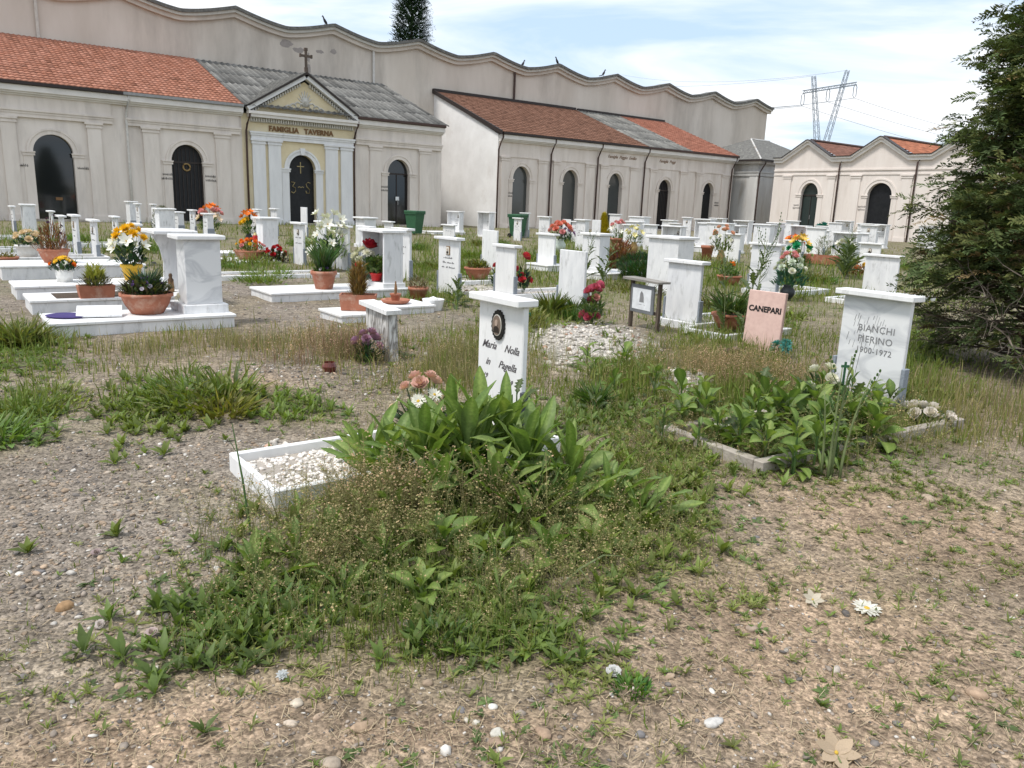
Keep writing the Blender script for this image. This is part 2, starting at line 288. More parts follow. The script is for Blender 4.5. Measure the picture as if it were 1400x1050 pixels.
DRY=np.array([[-2.31, 7.99, 0.89, 1.32],[-1.71, 7.69, 0.51, 1.42],[-3.37, 7.76, 1.12, 1.08],[-0.17, 8.0, 0.78, 1.73],[1.96, 7.28, 0.97, 1.68],[-0.63, 6.53, 0.76, 0.72],[3.59, 6.15, 0.72, 1.18]])
DIRT=np.array([[1.18, 2.43, 0.92, 0.85],[2.04, 3.65, 0.85, 0.65],[-0.9, 1.93, 0.61, 0.24],[-2.24, 5.75, 0.48, 0.43],[-0.18, 1.97, 0.64, 0.13]])
# ---------------------------------------------------------------- ground
def blob(B,x,y,p=2.):
    r=np.zeros(np.shape(x))
    for bx,by,rt,rr in B:
        d=math.hypot(bx,by); ux,uy=bx/d,by/d; ex=x-bx; ey=y-by
        rad_=(ex*ux+ey*uy)/rr; tan_=(ex*uy-ey*ux)/rt
        r=np.maximum(r,np.exp(-(rad_**2+tan_**2)**(p/2)*.9))
    return r
MOUND=[(.85,9.0,.75,.09),(1.55,6.85,.45,.06),(-1.9,6.15,.75,.07),(-.3,3.6,.7,.06),(2.2,5.2,.6,.04)]
def gh(x,y):
    x=np.asarray(x,float); y=np.asarray(y,float)
    h=.022*fbm(x*.9,y*.9,3,3)+.012*fbm(x*4,y*4,9,2)
    for mx_,my_,r,a in MOUND: h=h+a*np.exp(-((x-mx_)**2+(y-my_)**2)/r**2)
    return h*np.clip((60-np.hypot(x,y))/45,0,1)
def gz(x,y): return float(gh(np.array([x]),np.array([y]))[0])
def axis(lo,hi,step,far):
    a=list(np.arange(lo,hi,step)); d=step
    while a[-1]<far: d*=1.22; a.append(a[-1]+d)
    d=step
    while a[0]>-far: d*=1.22; a.insert(0,a[0]-d)
    return np.array(a)
gx=axis(-6,7,.075,900); gy=axis(.8,13,.075,900)
X,Y=np.meshgrid(gx,gy); Z=gh(X,Y)
def masks(x,y):
    n=fbm(x*1.3,y*1.3,21,4); n2=fbm(x*3.1,y*3.1,33,4)
    g=np.clip(blob(GRAV,x,y)*1.25+.5*n,0,1); w=np.clip(blob(WHITE,x,y,2.5)*1.4+.5*n2-.25,0,1); gr=np.clip(blob(GREEN,x,y)*1.1+.9*n-.05,0,1); dr=np.clip(blob(DRY,x,y)+.6*n2,0,1); di=np.clip(blob(DIRT,x,y)*1.2+.5*n,0,1)
    return g,w,gr,dr,di
g_,w_,gr_,dr_,di_=masks(X,Y)
def mixc(c,k,m): return c*(1-m[...,None])+np.array(k)*m[...,None]
far_=np.clip((np.hypot(X,Y)-8)/10,0,1)
C=np.zeros(X.shape+(3,))+np.array((.235,.193,.145))
C=mixc(C,(.20,.18,.125),far_*.8)
C=mixc(C,(.225,.192,.16),g_); C=mixc(C,(.22,.17,.115),dr_*.6); C=mixc(C,(.305,.222,.155),di_*.9); C=mixc(C,(.125,.125,.055),gr_*.5); C=mixc(C,(.50,.47,.435),w_*.8)
C=C*(1+.18*fbm(X*5,Y*5,5,3))[...,None]
nx,ny=len(gx),len(gy); ii=np.arange(nx*ny).reshape(ny,nx)
F=np.stack([ii[:-1,:-1],ii[:-1,1:],ii[1:,1:],ii[1:,:-1]],-1).reshape(-1,4)
m,t,b=base_mat('ground',.95,.12)
a=t.nodes.new('ShaderNodeAttribute'); a.attribute_name='Col'
tcn=t.nodes.new('ShaderNodeTexCoord')
def vor(scale,dist=None):
    v=t.nodes.new('ShaderNodeTexVoronoi'); v.inputs['Scale'].default_value=scale; v.inputs['Randomness'].default_value=1.
    wn=t.nodes.new('ShaderNodeTexNoise'); wn.inputs['Scale'].default_value=scale*.8; wn.inputs['Detail'].default_value=2
    mm=t.nodes.new('ShaderNodeVectorMath'); mm.operation='MULTIPLY_ADD'; mm.inputs[1].default_value=(.02,)*3; t.links.new(wn.outputs['Color'],mm.inputs[0]); t.links.new(tcn.outputs['Object'],mm.inputs[2]); t.links.new(mm.outputs[0],v.inputs['Vector']); return v
v1=vor(58.); v2=vor(140.)
def bw(v): 
    s=t.nodes.new('ShaderNodeSeparateColor'); t.links.new(v.outputs['Color'],s.inputs[0]); return s.outputs[0]
def mapr(i,a0,a1,b0,b1):
    r=t.nodes.new('ShaderNodeMapRange'); t.links.new(i,r.inputs[0]); r.inputs[1].default_value=a0;r.inputs[2].default_value=a1;r.inputs[3].default_value=b0;r.inputs[4].default_value=b1; return r.outputs[0]
def mul(p,q):
    r=t.nodes.new('ShaderNodeMath'); r.operation='MULTIPLY'; t.links.new(p,r.inputs[0]); t.links.new(q,r.inputs[1]); return r.outputs[0]
n1=t.nodes.new('ShaderNodeTexNoise'); n1.inputs['Scale'].default_value=9; n1.inputs['Detail'].default_value=5; n1.inputs['Roughness'].default_value=.7; t.links.new(tcn.outputs['Object'],n1.inputs['Vector'])
n2=t.nodes.new('ShaderNodeTexNoise'); n2.inputs['Scale'].default_value=1.1; n2.inputs['Detail'].default_value=3; n2.inputs['Roughness'].default_value=.65; t.links.new(tcn.outputs['Object'],n2.inputs['Vector'])
k=mul(mul(mapr(bw(v1),0,1,.62,1.38),mapr(bw(v2),0,1,.7,1.3)),mul(mapr(n1.outputs['Fac'],.3,.7,.62,1.38),mapr(n2.outputs['Fac'],.3,.7,.8,1.2)))
sv=t.nodes.new('ShaderNodeVectorMath'); sv.operation='SCALE'; t.links.new(a.outputs['Color'],sv.inputs[0]); t.links.new(k,sv.inputs['Scale'])
# far grass tint patches between the rows
n3=t.nodes.new('ShaderNodeTexNoise'); n3.inputs['Scale'].default_value=.42; n3.inputs['Detail'].default_value=4; n3.inputs['Roughness'].default_value=.7; t.links.new(tcn.outputs['Object'],n3.inputs['Vector'])
ln=t.nodes.new('ShaderNodeVectorMath'); ln.operation='LENGTH'; t.links.new(tcn.outputs['Object'],ln.inputs[0])
gm=mul(mapr(n3.outputs['Fac'],.47,.62,0,1),mapr(ln.outputs['Value'],9,16,0,.8))
mg=t.nodes.new('ShaderNodeMix'); mg.data_type='RGBA'; t.links.new(gm,mg.inputs['Factor']); t.links.new(sv.outputs[0],mg.inputs['A']); mg.inputs['B'].default_value=(.15,.155,.065,1)
t.links.new(mg.outputs['Result'],b.inputs['Base Color'])
bp=t.nodes.new('ShaderNodeBump'); bp.inputs['Strength'].default_value=.7; bp.inputs['Distance'].default_value=.012
hs=t.nodes.new('ShaderNodeMath'); hs.operation='ADD'; t.links.new(mapr(v1.outputs['Distance'],0,.6,1,0),hs.inputs[0]); t.links.new(n1.outputs['Fac'],hs.inputs[1]); t.links.new(hs.outputs[0],bp.inputs['Height']); t.links.new(bp.outputs[0],b.inputs['Normal'])
go=link('ground',np_mesh('ground',np.stack([X,Y,Z],-1).reshape(-1,3),F,'ground',C.reshape(-1,3),True)); go['kind']='structure'
# ---------------------------------------------------------------- chapels
ZE,ZR,YE,YR=5.95,9.1,-.42,8.0     # eave and ridge height, depth of eave and ridge behind the front
SLOPE=(ZR-ZE)/(YR-YE)
def arch_wall(mb,x0,x1,z1,cx,w,zi,top,dep=.34,n=16,z0=-.3):
    l,r=cx-w/2,cx+w/2; rise=top-zi
    mb.q((x0,0,z0),(l,0,z0),(l,0,z1),(x0,0,z1)); mb.q((r,0,z0),(x1,0,z0),(x1,0,z1),(r,0,z1))
    A=[(cx-w/2*math.cos(math.pi*i/n),zi+rise*math.sin(math.pi*i/n)) for i in range(n+1)]
    for i in range(n): mb.q((A[i][0],0,A[i][1]),(A[i+1][0],0,A[i+1][1]),(A[i+1][0],0,z1),(A[i][0],0,z1))
    P=[(l,z0)]+A+[(r,z0)]
    for i in range(len(P)-1): mb.q((P[i][0],0,P[i][1]),(P[i][0],dep,P[i][1]),(P[i+1][0],dep,P[i+1][1]),(P[i+1][0],0,P[i+1][1]))
def arch_poly(cx,w,zi,top,z0=-.3,n=16):
    return [(cx-w/2,z0)]+[(cx-w/2*math.cos(math.pi*i/n),zi+(top-zi)*math.sin(math.pi*i/n)) for i in range(n+1)]+[(cx+w/2,z0)]
def archivolt(cx,w,zi,top,width,proud,n=18):
    mb=MB(); prev=None
    for i in range(n+1):
        a=math.pi*i/n; c,s=-math.cos(a),math.sin(a); pts=[]
        for rr,yy in ((0.,-.001),(0.,-proud*.55),(width*.62,-proud*.55),(width*.66,-proud),(width,-proud),(width,-.001)):
            pts.append((cx+c*(w/2+rr),yy,zi+s*(top-zi+rr)))
        rg=mb.ring(pts)
        if prev:
            for k in range(5): mb.f.append((prev[k],rg[k],rg[k+1],prev[k+1]))
        prev=rg
    return mb
def wave_roof(x0,x1,kind,ye=YE,ze=ZE,yr=YR,zr=ZR,seed=0):
    # courses of tiles or corrugated sheets as real relief, one strip mesh
    r=np.random.default_rng(seed); pal={'red':((.33,.145,.095),(.42,.205,.145)),'brown':((.17,.088,.06),(.25,.135,.095)),'pale':((.30,.125,.085),(.40,.18,.125)),'grey':((.105,.103,.098),(.19,.186,.176)),'slate':((.13,.127,.12),(.21,.205,.19))}[kind]
    ln=math.hypot(yr-ye,zr-ze); corr=kind in('grey','slate'); per,amp,step,lift=(.34,.05,2.1,.02) if corr else (.23,.035,.42,.05)
    nt_=max(1,int(round((x1-x0)/per))); per=(x1-x0)/nt_; sub=4 if not corr else 6
    rows=int(math.ceil(ln/step)); uy,uz=(yr-ye)/ln,(zr-ze)/ln; nyv,nzv=-uz,uy
    V=[];F=[];Cc=[]; n=0
    for j in range(rows):
        a0=j*step-.03; a1=min((j+1)*step+.02,ln)
        for i in range(nt_):
            rr=r.random(); base=np.array(pal[0])*(1-rr)+np.array(pal[1])*rr
            if r.random()<.03: base=base*.7
            if not corr: base=base*r.uniform(.92,1.08)
            xs=[x0+(i+k/sub)*per for k in range(sub+1)]
            for k,xx in enumerate(xs):
                ph=k/sub; h=amp*(.5-.5*math.cos(2*math.pi*ph)) if not corr else amp*max(0,math.cos(2*math.pi*(ph-.5)))**.8
                for aa,hh in ((a0,h+lift+.012),(a0,h-.02),(a1,h+.008)):
                    pass
                t0=h+lift+.012; t1=h+.006
                V+= [(xx,ye+uy*a0+nyv*(t0-.05),ze+uz*a0+nzv*(t0-.05)),(xx,ye+uy*a0+nyv*t0,ze+uz*a0+nzv*t0),(xx,ye+uy*a1+nyv*t1,ze+uz*a1+nzv*t1)]
                sh=1.5 if (corr and h>amp*.75) else 1.  # highlight along the corrugation crests put into the colour
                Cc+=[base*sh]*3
            for k in range(sub):
                q=n+3*k; F.append((q,q+3,q+4,q+1)); F.append((q+1,q+4,q+5,q+2))
            n+=3*(sub+1)
    return np_mesh('roof_tiles',V,F,'tile',np.array(Cc))
def pilaster(p,x0,x1,z1,mat,proud=.09,ent=.0):
    mb=MB().box(x0,x1,-proud,.0-.002,.28,z1); o=obj('pilaster',mb,mat,p)
    obj('pilaster_base',MB().box(x0-.05,x1+.05,-proud-.05,-.002,-.2,.28),mat,o)
    obj('capital',MB().box(x0-.05,x1+.05,-proud-.04,-.003,z1-.24,z1-.17).box(x0-.03,x1+.03,-proud-.025,-.003,z1-.17,z1-.09).box(x0-.09,x1+.09,-proud-.08,-.003,z1-.09,z1+.003),mat,o)
    return o
def impost(p,cx,w,zi,mat,wd=.42):
    for sgn in(-1,1):
        xa=cx+sgn*w/2; xb=xa+sgn*wd; lo,hi=min(xa,xb),max(xa,xb); lo-= .06 if sgn>0 else 0; hi+= .06 if sgn<0 else 0
        obj('impost',MB().box(lo,hi,-.07,.06,zi-.16,zi-.10).box(lo,hi,-.05,.05,zi-.10,zi-.04).box(lo-.02,hi+.02,-.10,.08,zi-.04,zi+.02),mat,p)
        obj('door_jamb',MB().box(min(xa,xb)+(.005 if sgn>0 else .03),max(xa,xb)-(.03 if sgn>0 else .005),-.03,-.002,-.2,zi-.16),mat,p)
def arch_door(p,cx,w,zi,top,mat,style):
    d=obj('door',MB().prism(arch_poly(cx,w+.02,zi,top+.01),.30,.36),mat,p)
    fr=MB(); fm_='dark_metal'
    if style in('glazed','grille'):
        fr.box(cx-w/2,cx-w/2+.07,.25,.297,-.2,zi).box(cx+w/2-.07,cx+w/2,.25,.297,-.2,zi).box(cx-w/2+.071,cx+w/2-.071,.255,.297,zi-.07,zi+.02)
        obj('door_frame',fr,fm_,d)
        for k in ([0] if style=='glazed' else [-3,-2,-1,0,1,2,3]):
            x=cx+k*w/8; obj('door_bar',MB().box(x-.018,x+.018,.262,.296,0,zi-.071 if style=='glazed' else zi+ (top-zi)*.75),fm_,d)
    if style=='glazed': obj('door_handle',MB().box(cx+.05,cx+.09,.22,.255,1.25,1.55),'zinc',d)
    return d
def downpipe(p,x,mat,zt=5.85,yt=-.40,r=.055):
    obj('downpipe',MB().tube([(x+.12,yt,zt),(x+.12,yt,zt-.22),(x+.02,yt*.62,zt-.62),(x,-.12,zt-.95),(x,-.12,zt-1.4),(x-.0,-.09,3.),(x,-.09,-.1)],r,8),mat,p,smooth=True)
def eave(p,x0,x1,gut,fas='fascia',z=ZE):
    obj('cornice',MB().box(x0,x1,-.40,-.003,z-.38,z-.13).box(x0,x1,-.30,-.004,z-.46,z-.38).box(x0,x1,-.18,-.005,z-.54,z-.46),fas,p)
    obj('gutter',MB().prism_x([(-.52,z+.02),(-.52,z-.10),(-.47,z-.13),(-.37,z-.13),(-.37,z-.0),(-.40,z-.0),(-.40,z-.09),(-.47,z-.09),(-.49,z+.02)],x0,x1),gut,p)
def chapel(name,label,s0,s1,bays,wall,roofkind,gut,door,c=42.,group=None,pils=(),ent=None,side=False,plain_ent=True,style='glazed',roof_x=None,tr=None):
    tr=tr or wall; w=s1-s0; p=thing(name,label,'chapel',(*site(s0,c),0),RZF,group)
    mb=MB(); edges=[0]+[(bays[i][0]+bays[i+1][0])/2-s0 for i in range(len(bays)-1)]+[w]
    for i,(bc,bw_,zi,top) in enumerate(bays): arch_wall(mb,edges[i],edges[i+1],ZE-.1,bc-s0,bw_,zi,top)
    mb.q((0,0,-.3),(0,0,ZE-.1),(0,YR,ZR-.08),(0,YR,-.3)); mb.q((w,0,-.3),(w,YR,-.3),(w,YR,ZR-.08),(w,0,ZE-.1))
    obj('wall',mb,wall,p,fix=False)
    for i,(bc,bw_,zi,top) in enumerate(bays):
        x=bc-s0; st=style[i] if isinstance(style,(list,tuple)) else style; dm=door[i] if isinstance(door,(list,tuple)) else door
        arch_door(p,x,bw_,zi,top,dm,st); obj('archivolt',archivolt(x,bw_,zi,top,.26,.07),tr,p,fix=False); impost(p,x,bw_,zi,tr,.42 if bw_>1.45 else .36)
        obj('door_step',MB().box(x-bw_/2-.3,x+bw_/2+.3,-.45,-.06,-.1,.1),'concrete',p)
    for a_,b_ in pils: pilaster(p,a_-s0,b_-s0,4.5,tr)
    if ent:
        for a_,b_ in ent:
            a_-=s0;b_-=s0
            obj('entablature',MB().box(a_,b_,-.12,-.006,4.505,4.66).box(a_-.02,b_+.02,-.15,-.007,4.66,4.76).box(a_-.05,b_+.05,-.20,-.008,4.76,4.85).box(a_+.03,b_-.03,-.10,-.009,4.85,5.42),tr,p)
    if plain_ent=='line': obj('entablature',MB().box(.02,w-.02,-.05,-.004,4.50,4.62).box(.01,w-.01,-.035,-.005,4.62,5.42),tr,p)
    eave(p,0,w,gut)
    rx=roof_x or (0,w)
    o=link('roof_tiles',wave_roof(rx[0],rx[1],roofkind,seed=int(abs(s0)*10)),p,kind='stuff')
    return p
def flat_end(p,x,mat='fascia'):   # verge along a roof's end
    pass
def marks(p,x,z,w=.62,rows=2,seed=0):
    r=random.Random(seed); mb=MB()
    for i in range(rows):
        xx=-w/2*r.uniform(.7,1); e=-xx
        while xx<e:
            l=r.uniform(.03,.07); mb.box(xx,xx+l*.45,-.006,0,-i*.2,-i*.2+r.uniform(.08,.13)); mb.box(xx+l*.5,xx+l,-.006,0,-i*.2+.02,-i*.2+.05); xx+=l+.02
    obj('sign_lettering',mb,'letter_dark',p,(x,-.031,z),kind='stuff')
# left row
B1=chapel('chapel','grey plaster chapel with red tiles and script names beside its wide glass arch',-1.,8.05,[(-.2,1.55,3.05,3.85),(5.05,1.6,3.05,3.85)],'plaster','red','dark_metal','dark_glass',pils=((1.1,1.7),(3.1,3.67),(6.48,7.06)),ent=((-1.,7.57),),style='plain')
obj('door_reflection',MB().box(6.0,6.28,.24,.28,.95,1.08),'letter_brown',B1)  # orange reflection in the door glass, imitated by a small brown box
marks(B1,4.78,2.38,.6,1,3); marks(B1,7.2,2.38,.6,1,3)
B2=chapel('chapel','grey plaster chapel with red tiles and dark curtained grille door beside the yellow chapel',8.05,13.62,[(10.87,1.53,3.0,3.83)],'plaster','red','zinc','door_black',pils=((8.86,9.56),(12.25,12.95)),ent=((8.2,13.5),),style='grille')
marks(B2,1.82,2.3,.55,2,int(abs(1.82)*10)); marks(B2,3.88,2.3,.55,2,int(abs(3.88)*10))
obj('door_wreath',MB().lathe([(.0,0),(.16,.02),(.18,.1),(.0,.16)],10).v and MB().tube([(2.82+.17*math.cos(a),.24,2.75+.17*math.sin(a)) for a in np.linspace(0,6.28,12)],.04,6),'vase_gold',B2)
downpipe(B2,.12,'white_pipe')
# the yellow family chapel with a gable
T0=13.62; T1=19.92; TW=T1-T0
BT=thing('chapel','yellow plaster chapel with white double pilasters, lettered frieze, gable and stone cross','chapel',(*site(T0,42.),0),RZF)
mb=MB(); arch_wall(mb,0,TW,5.6,16.83-T0,1.5,2.95,3.72); mb.q((0,0,-.3),(0,0,5.6),(0,YR,ZR-.1),(0,YR,-.3)); mb.q((TW,0,-.3),(TW,YR,-.3),(TW,YR,ZR-.1),(TW,0,5.6)); obj('wall',mb,'plaster_yellow',BT,fix=False)
for a_,b_ in ((14.11,14.79),(14.96,15.63),(18.14,18.87),(19.05,19.75)): pilaster(BT,a_-T0,b_-T0,4.36,'trim_white',.10)
obj('entablature',MB().box(.44,TW-.10,-.14,-.006,4.365,4.55).box(.40,TW-.06,-.18,-.007,4.55,4.65).box(.36,TW-.03,-.22,-.008,4.65,4.74),'trim_white',BT)
text('frieze_lettering','FAMIGLIA',.36,'letter_brown',BT,(2.22,-.035,4.83),bold=.014,depth=.02,space=1.06); text('frieze_lettering','TAVERNA',.36,'letter_brown',BT,(4.18,-.035,4.83),bold=.014,depth=.02,space=1.06)
dn=MB(); nd=44
for i in range(nd): 
    x=.42+(TW-.55)*i/nd; dn.box(x,x+.075,-.22,-.01,5.24,5.42)
obj('dentil_course',dn,'relief',BT); obj('dentil_band',MB().box(.40,TW-.10,-.10,-.004,5.20,5.43),'relief',BT)
obj('cornice',MB().box(.30,TW-.02,-.42,-.003,5.43,5.58).box(.26,TW+.02,-.50,-.004,5.58,5.72),'fascia',BT)
ax_,az_=17.0-T0,7.80
obj('tympanum',MB().prism([(.55,5.722),(TW-.25,5.722),(ax_,az_-.35)],-.12,.2),'plaster_yellow',BT)
def rake(x0,z0,x1,z1,wd,y0,y1):
    d=Vector((x1-x0,0,z1-z0)).normalized(); n=Vector((-d.z,0,d.x)); n=n if n.z>0 else -n
    return MB().prism([(x0,z0),(x1,z1),(x1+n.x*wd,z1+n.z*wd),(x0+n.x*wd,z0+n.z*wd)],y0,y1)
for sg,xe in((-1,.28),(1,TW)):
    obj('raking_cornice',rake(xe,5.725,ax_,az_-.22,.20,-.46-.002*sg,-.1+.002*sg),'trim_white',BT); obj('raking_gutter',rake(xe-.0,5.95,ax_,az_+.0,.09,-.56-.002*sg,-.40),'dark_metal',BT)
    dr=MB()
    for i in range(20):
        f=.09+.86*i/20; x=xe+(ax_-xe)*f; z=5.72+(az_-.22-5.72)*f-.22; dr.box(x-.04,x+.04,-.24,-.11,z,z+.16)
    obj('raking_dentils',dr,'relief',BT)
# stucco relief in the tympanum: scrolls and a crown of leaves
rl=MB(); cx_=ax_
for k in range(26):
    a=random.uniform(0,6.28); rr=random.uniform(.05,.55); x=cx_+rr*1.25*math.cos(a); z=6.25+rr*.75*math.sin(a)+ (.25 if abs(x-cx_)<.3 else 0)
    if z>5.8: rl.lathe([(.0,-.0),(.07,0),(.05,.02),(0,.03)],6)
rv=[]
for (sx,k) in ((-1,0),(1,0),(-1,1),(1,1),(-1,2),(1,2)):
    pts=[]
    for i in range(16):
        a=i/15*4.6; r0=.30-.055*a; pts.append((cx_+sx*(.34+.26*k+r0*math.cos(a)*.8),-.13,6.02+.10*(2-k)+r0*math.sin(a)*.8))
    rv.append(pts)
rl=MB()
for pts in rv: rl.tube(pts,[.05-.002*i for i in range(16)],5)
for i in range(9):
    a=math.pi*(i/8); rl.tube([(cx_,-.13,6.32),(cx_+.42*math.cos(a),-.13,6.38+.62*math.sin(a))],[.09,.02],5)
rl.box(cx_-.16,cx_+.16,-.19,-.11,6.2,6.62)
obj('stucco_relief',rl,'relief',BT,smooth=True)
dr_t=arch_door(BT,16.83-T0,1.5,2.95,3.72,'door_black','plain')
xd=16.83-T0
obj('door_cross',MB().box(xd-.02,xd+.02,.26,.298,2.75,3.35).box(xd-.2,xd+.2,.262,.297,3.1,3.14),'gilt',dr_t)
def stroke(pts,r): return MB().tube([(x,.28,z) for x,z in pts],r,5)
zc=2.0
obj('door_monogram',stroke([(xd-.55,zc+.28),(xd-.33,zc+.26),(xd-.48,zc+.05),(xd-.32,zc-.02),(xd-.30,zc-.20),(xd-.42,zc-.30),(xd-.55,zc-.24)],.025),'gilt',dr_t,smooth=True)
obj('door_monogram',stroke([(xd+.55,zc+.26),(xd+.40,zc+.30),(xd+.30,zc+.2),(xd+.34,zc+.06),(xd+.50,zc-.10),(xd+.48,zc-.28),(xd+.30,zc-.28),(xd+.28,zc-.16)],.025),'gilt',dr_t,smooth=True)
obj('door_handle',stroke([(xd-.16+.0,zc),(xd-.1,zc+.05),(xd,zc),(xd+.1,zc+.05),(xd+.16,zc)],.022),'gilt',dr_t)
obj('archivolt',archivolt(xd,1.5,2.95,3.72,.27,.08),'trim_white',BT,fix=False); impost(BT,xd,1.5,2.95,'trim_white',.44)
obj('keystone',MB().prism([(xd-.09,3.70),(xd+.09,3.70),(xd+.14,4.06),(xd-.14,4.06)],-.13,-.01),'trim_white',BT)
obj('door_step',MB().box(xd-1.1,xd+1.1,-.5,-.06,-.1,.1),'concrete',BT)
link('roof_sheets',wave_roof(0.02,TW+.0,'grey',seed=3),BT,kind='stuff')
# gable roof running back into the main slope
yb_=YE+(az_-ZE)/SLOPE+.1
def gable_sheet(xe,flip):
    mb=MB(); n=14; e0=Vector((xe,-.5,5.98)); ap=Vector((ax_,-.5,az_+.12)); bk=Vector((ax_,yb_,az_+.12)); eb=Vector((xe,-.3,5.98))
    for i in range(n):
        f0,f1=i/n,(i+1)/n
        def row(f):
            a=e0.lerp(ap,f); b=eb.lerp(bk,f); return a,b
        a0,b0=row(f0); a1,b1=row(f1); mb.q(a0,a1,b1,b0)
    for i in range(12):
        y=-.45+i*.45; f=max(0,(y+.3)/(yb_+.3)); z0=Vector((xe,y,6.0)).lerp(Vector((ax_,y,az_+.14)),f); mb.tube([z0,(ax_,y,az_+.14)],.035,5)
    return mb
for xe in(.18,TW+.08): obj('gable_roof',gable_sheet(xe,0),'zinc_roof' if 'zinc_roof' in M else 'slate_roof',BT)
obj('cross',MB().box(ax_-.08,ax_+.08,-.48,-.34,az_+.05,az_+.35).box(ax_-.055,ax_+.055,-.465,-.355,az_+.35,az_+1.25).box(ax_-.30,ax_+.30,-.462,-.358,az_+.86,az_+.97).box(ax_-.34,ax_-.27,-.48,-.34,az_+.83,az_+1.0).box(ax_+.27,ax_+.34,-.48,-.34,az_+.83,az_+1.0).box(ax_-.08,ax_+.08,-.482,-.338,az_+1.17,az_+1.31),'stone_cross',BT)
downpipe(BT,.2,'brown_metal',5.7); downpipe(BT,TW-.07,'brown_metal',5.7)
B4=chapel('chapel','small grey plaster chapel with corrugated roof and black glass door behind the green bin',19.93,25.65,[(22.73,1.46,3.05,3.85)],'plaster','grey','brown_metal','dark_glass',pils=((20.84,21.53),(24.09,24.79)),ent=((19.98,25.6),),style='glazed',roof_x=(0,5.95))
marks(B4,1.83,2.2,.55,2,int(abs(1.83)*10))
obj('door_notice',MB().box(2.72,2.95,.235,.25,1.5,1.72),'paper',B4)
for wx in (0.,): 
    pass
# right row
RW='plaster_warm'
R1=chapel('chapel','long three-arched chapel with brown tiles and a blank white side wall',29.9,43.03,[(31.78,1.4,3.12,3.98),(36.03,1.4,3.12,3.98),(40.3,1.36,3.12,3.98)],RW,'brown','dark_metal','grey_glass',pils=((30.1,30.68),(33.15,33.89),(34.45,34.95),(37.36,38.18),(38.75,39.38),(41.71,42.53)),plain_ent='line',style='plain',roof_x=(-.12,13.13))
obj('side_wall',MB().prism_x([(-.0,-.3),(-.0,ZE-.12),(YR,ZR-.1),(YR,-.3)],-.06,-.004),'plaster_white',R1)
obj('verge_board',MB().prism_x([(YE-.1,ZE-.16),(YE-.1,ZE+.10),(YR,ZR+.12),(YR,ZR-.14)],-.22,-.10),'dark_metal',R1)
obj('ridge_flashing',MB().box(-.2,13.0,YR-.25,YR-.003,ZR-.02,ZR+.16),'dark_metal',R1)
for x in(34.16-29.9,38.4-29.9,-.08+.0): downpipe(R1,x,'brown_metal')
text('sign_lettering','Famiglia  Poggio  Emilio',.30,'letter_brown',R1,(10.9,-.045,5.0),shear=.35,depth=.01)
marks(R1,.98,2.2,.55,2,int(abs(.98)*10))
R2=chapel('chapel','chapel with weathered grey corrugated roof and black barred arch door',43.03,47.9,[(45.5,1.36,3.0,3.78)],RW,'slate','brown_metal','door_black',pils=((43.77,44.39),(47.07,47.85)),plain_ent='line',style='grille')
text('sign_lettering','Famiglia  Poggi',.30,'letter_brown',R2,(2.5,-.045,5.0),shear=.35,depth=.01); downpipe(R2,.05,'brown_metal')
R3=chapel('chapel','chapel with faded red tiles at the end of the warm plaster row',47.9,53.45,[(50.55,1.28,3.0,3.78)],RW,'pale','brown_metal','door_black',pils=((48.93,49.62),(52.04,52.86)),plain_ent='line',style='plain')
downpipe(R3,5.25,'brown_metal'); marks(R3,3.75,2.2,.55,2,int(abs(3.75)*10))
obj('ridge_flashing',MB().box(.05,5.4,YR-.22,YR-.003,ZR-.02,ZR+.14),'dark_metal',R3)
obj('ridge_flashing',MB().box(.15,4.8,YR-.22,YR-.003,ZR-.02,ZR+.14),'dark_metal',R2)
# corner chapel, grey, hipped roof
cb=thing('chapel','unrestored grey corner chapel with hipped slate roof between the two plaster rows','chapel',(*site(54.5,40.35),0),RZF)
obj('wall',MB().box(0,9,0,9,-.3,5.65),'plaster_grey',cb); obj('entablature',MB().box(-.1,9,-.10,9,4.5,4.75).box(-.16,9,-.16,9,4.75,4.85),'plaster_grey',cb); obj('cornice',MB().box(-.35,9.3,-.35,9.3,5.45,5.68),'fascia',cb)
obj('pilaster',MB().box(-.06,.75,-.06,.75,-.2,4.45),'plaster_grey',cb)
rf=MB(); e=[(-.55,-.55,5.75),(9.4,-.55,5.75),(9.4,9.5,5.75),(-.55,9.5,5.75)]; tp=[(3.4,3.6,7.75),(6.,3.6,7.75)]
rf.q(e[0],e[1],tp[1],tp[0]).q(e[1],e[2],tp[1]).q(e[2],e[3],tp[0],tp[1]).q(e[3],e[0],tp[0]).q(*e[::-1])
obj('roof',rf,'slate_roof',cb); obj('gutter',MB().box(-.62,9.4,-.62,-.5,5.62,5.76).box(-.62,-.5,-.5,9.4,5.62,5.76),'dark_metal',cb)
obj('hip_cap',MB().tube([e[0],tp[0]],.07,6).tube([tp[0],tp[1]],.08,6),'plaster_grey',cb); downpipe(cb,.05,'brown_metal',5.7,-.5)
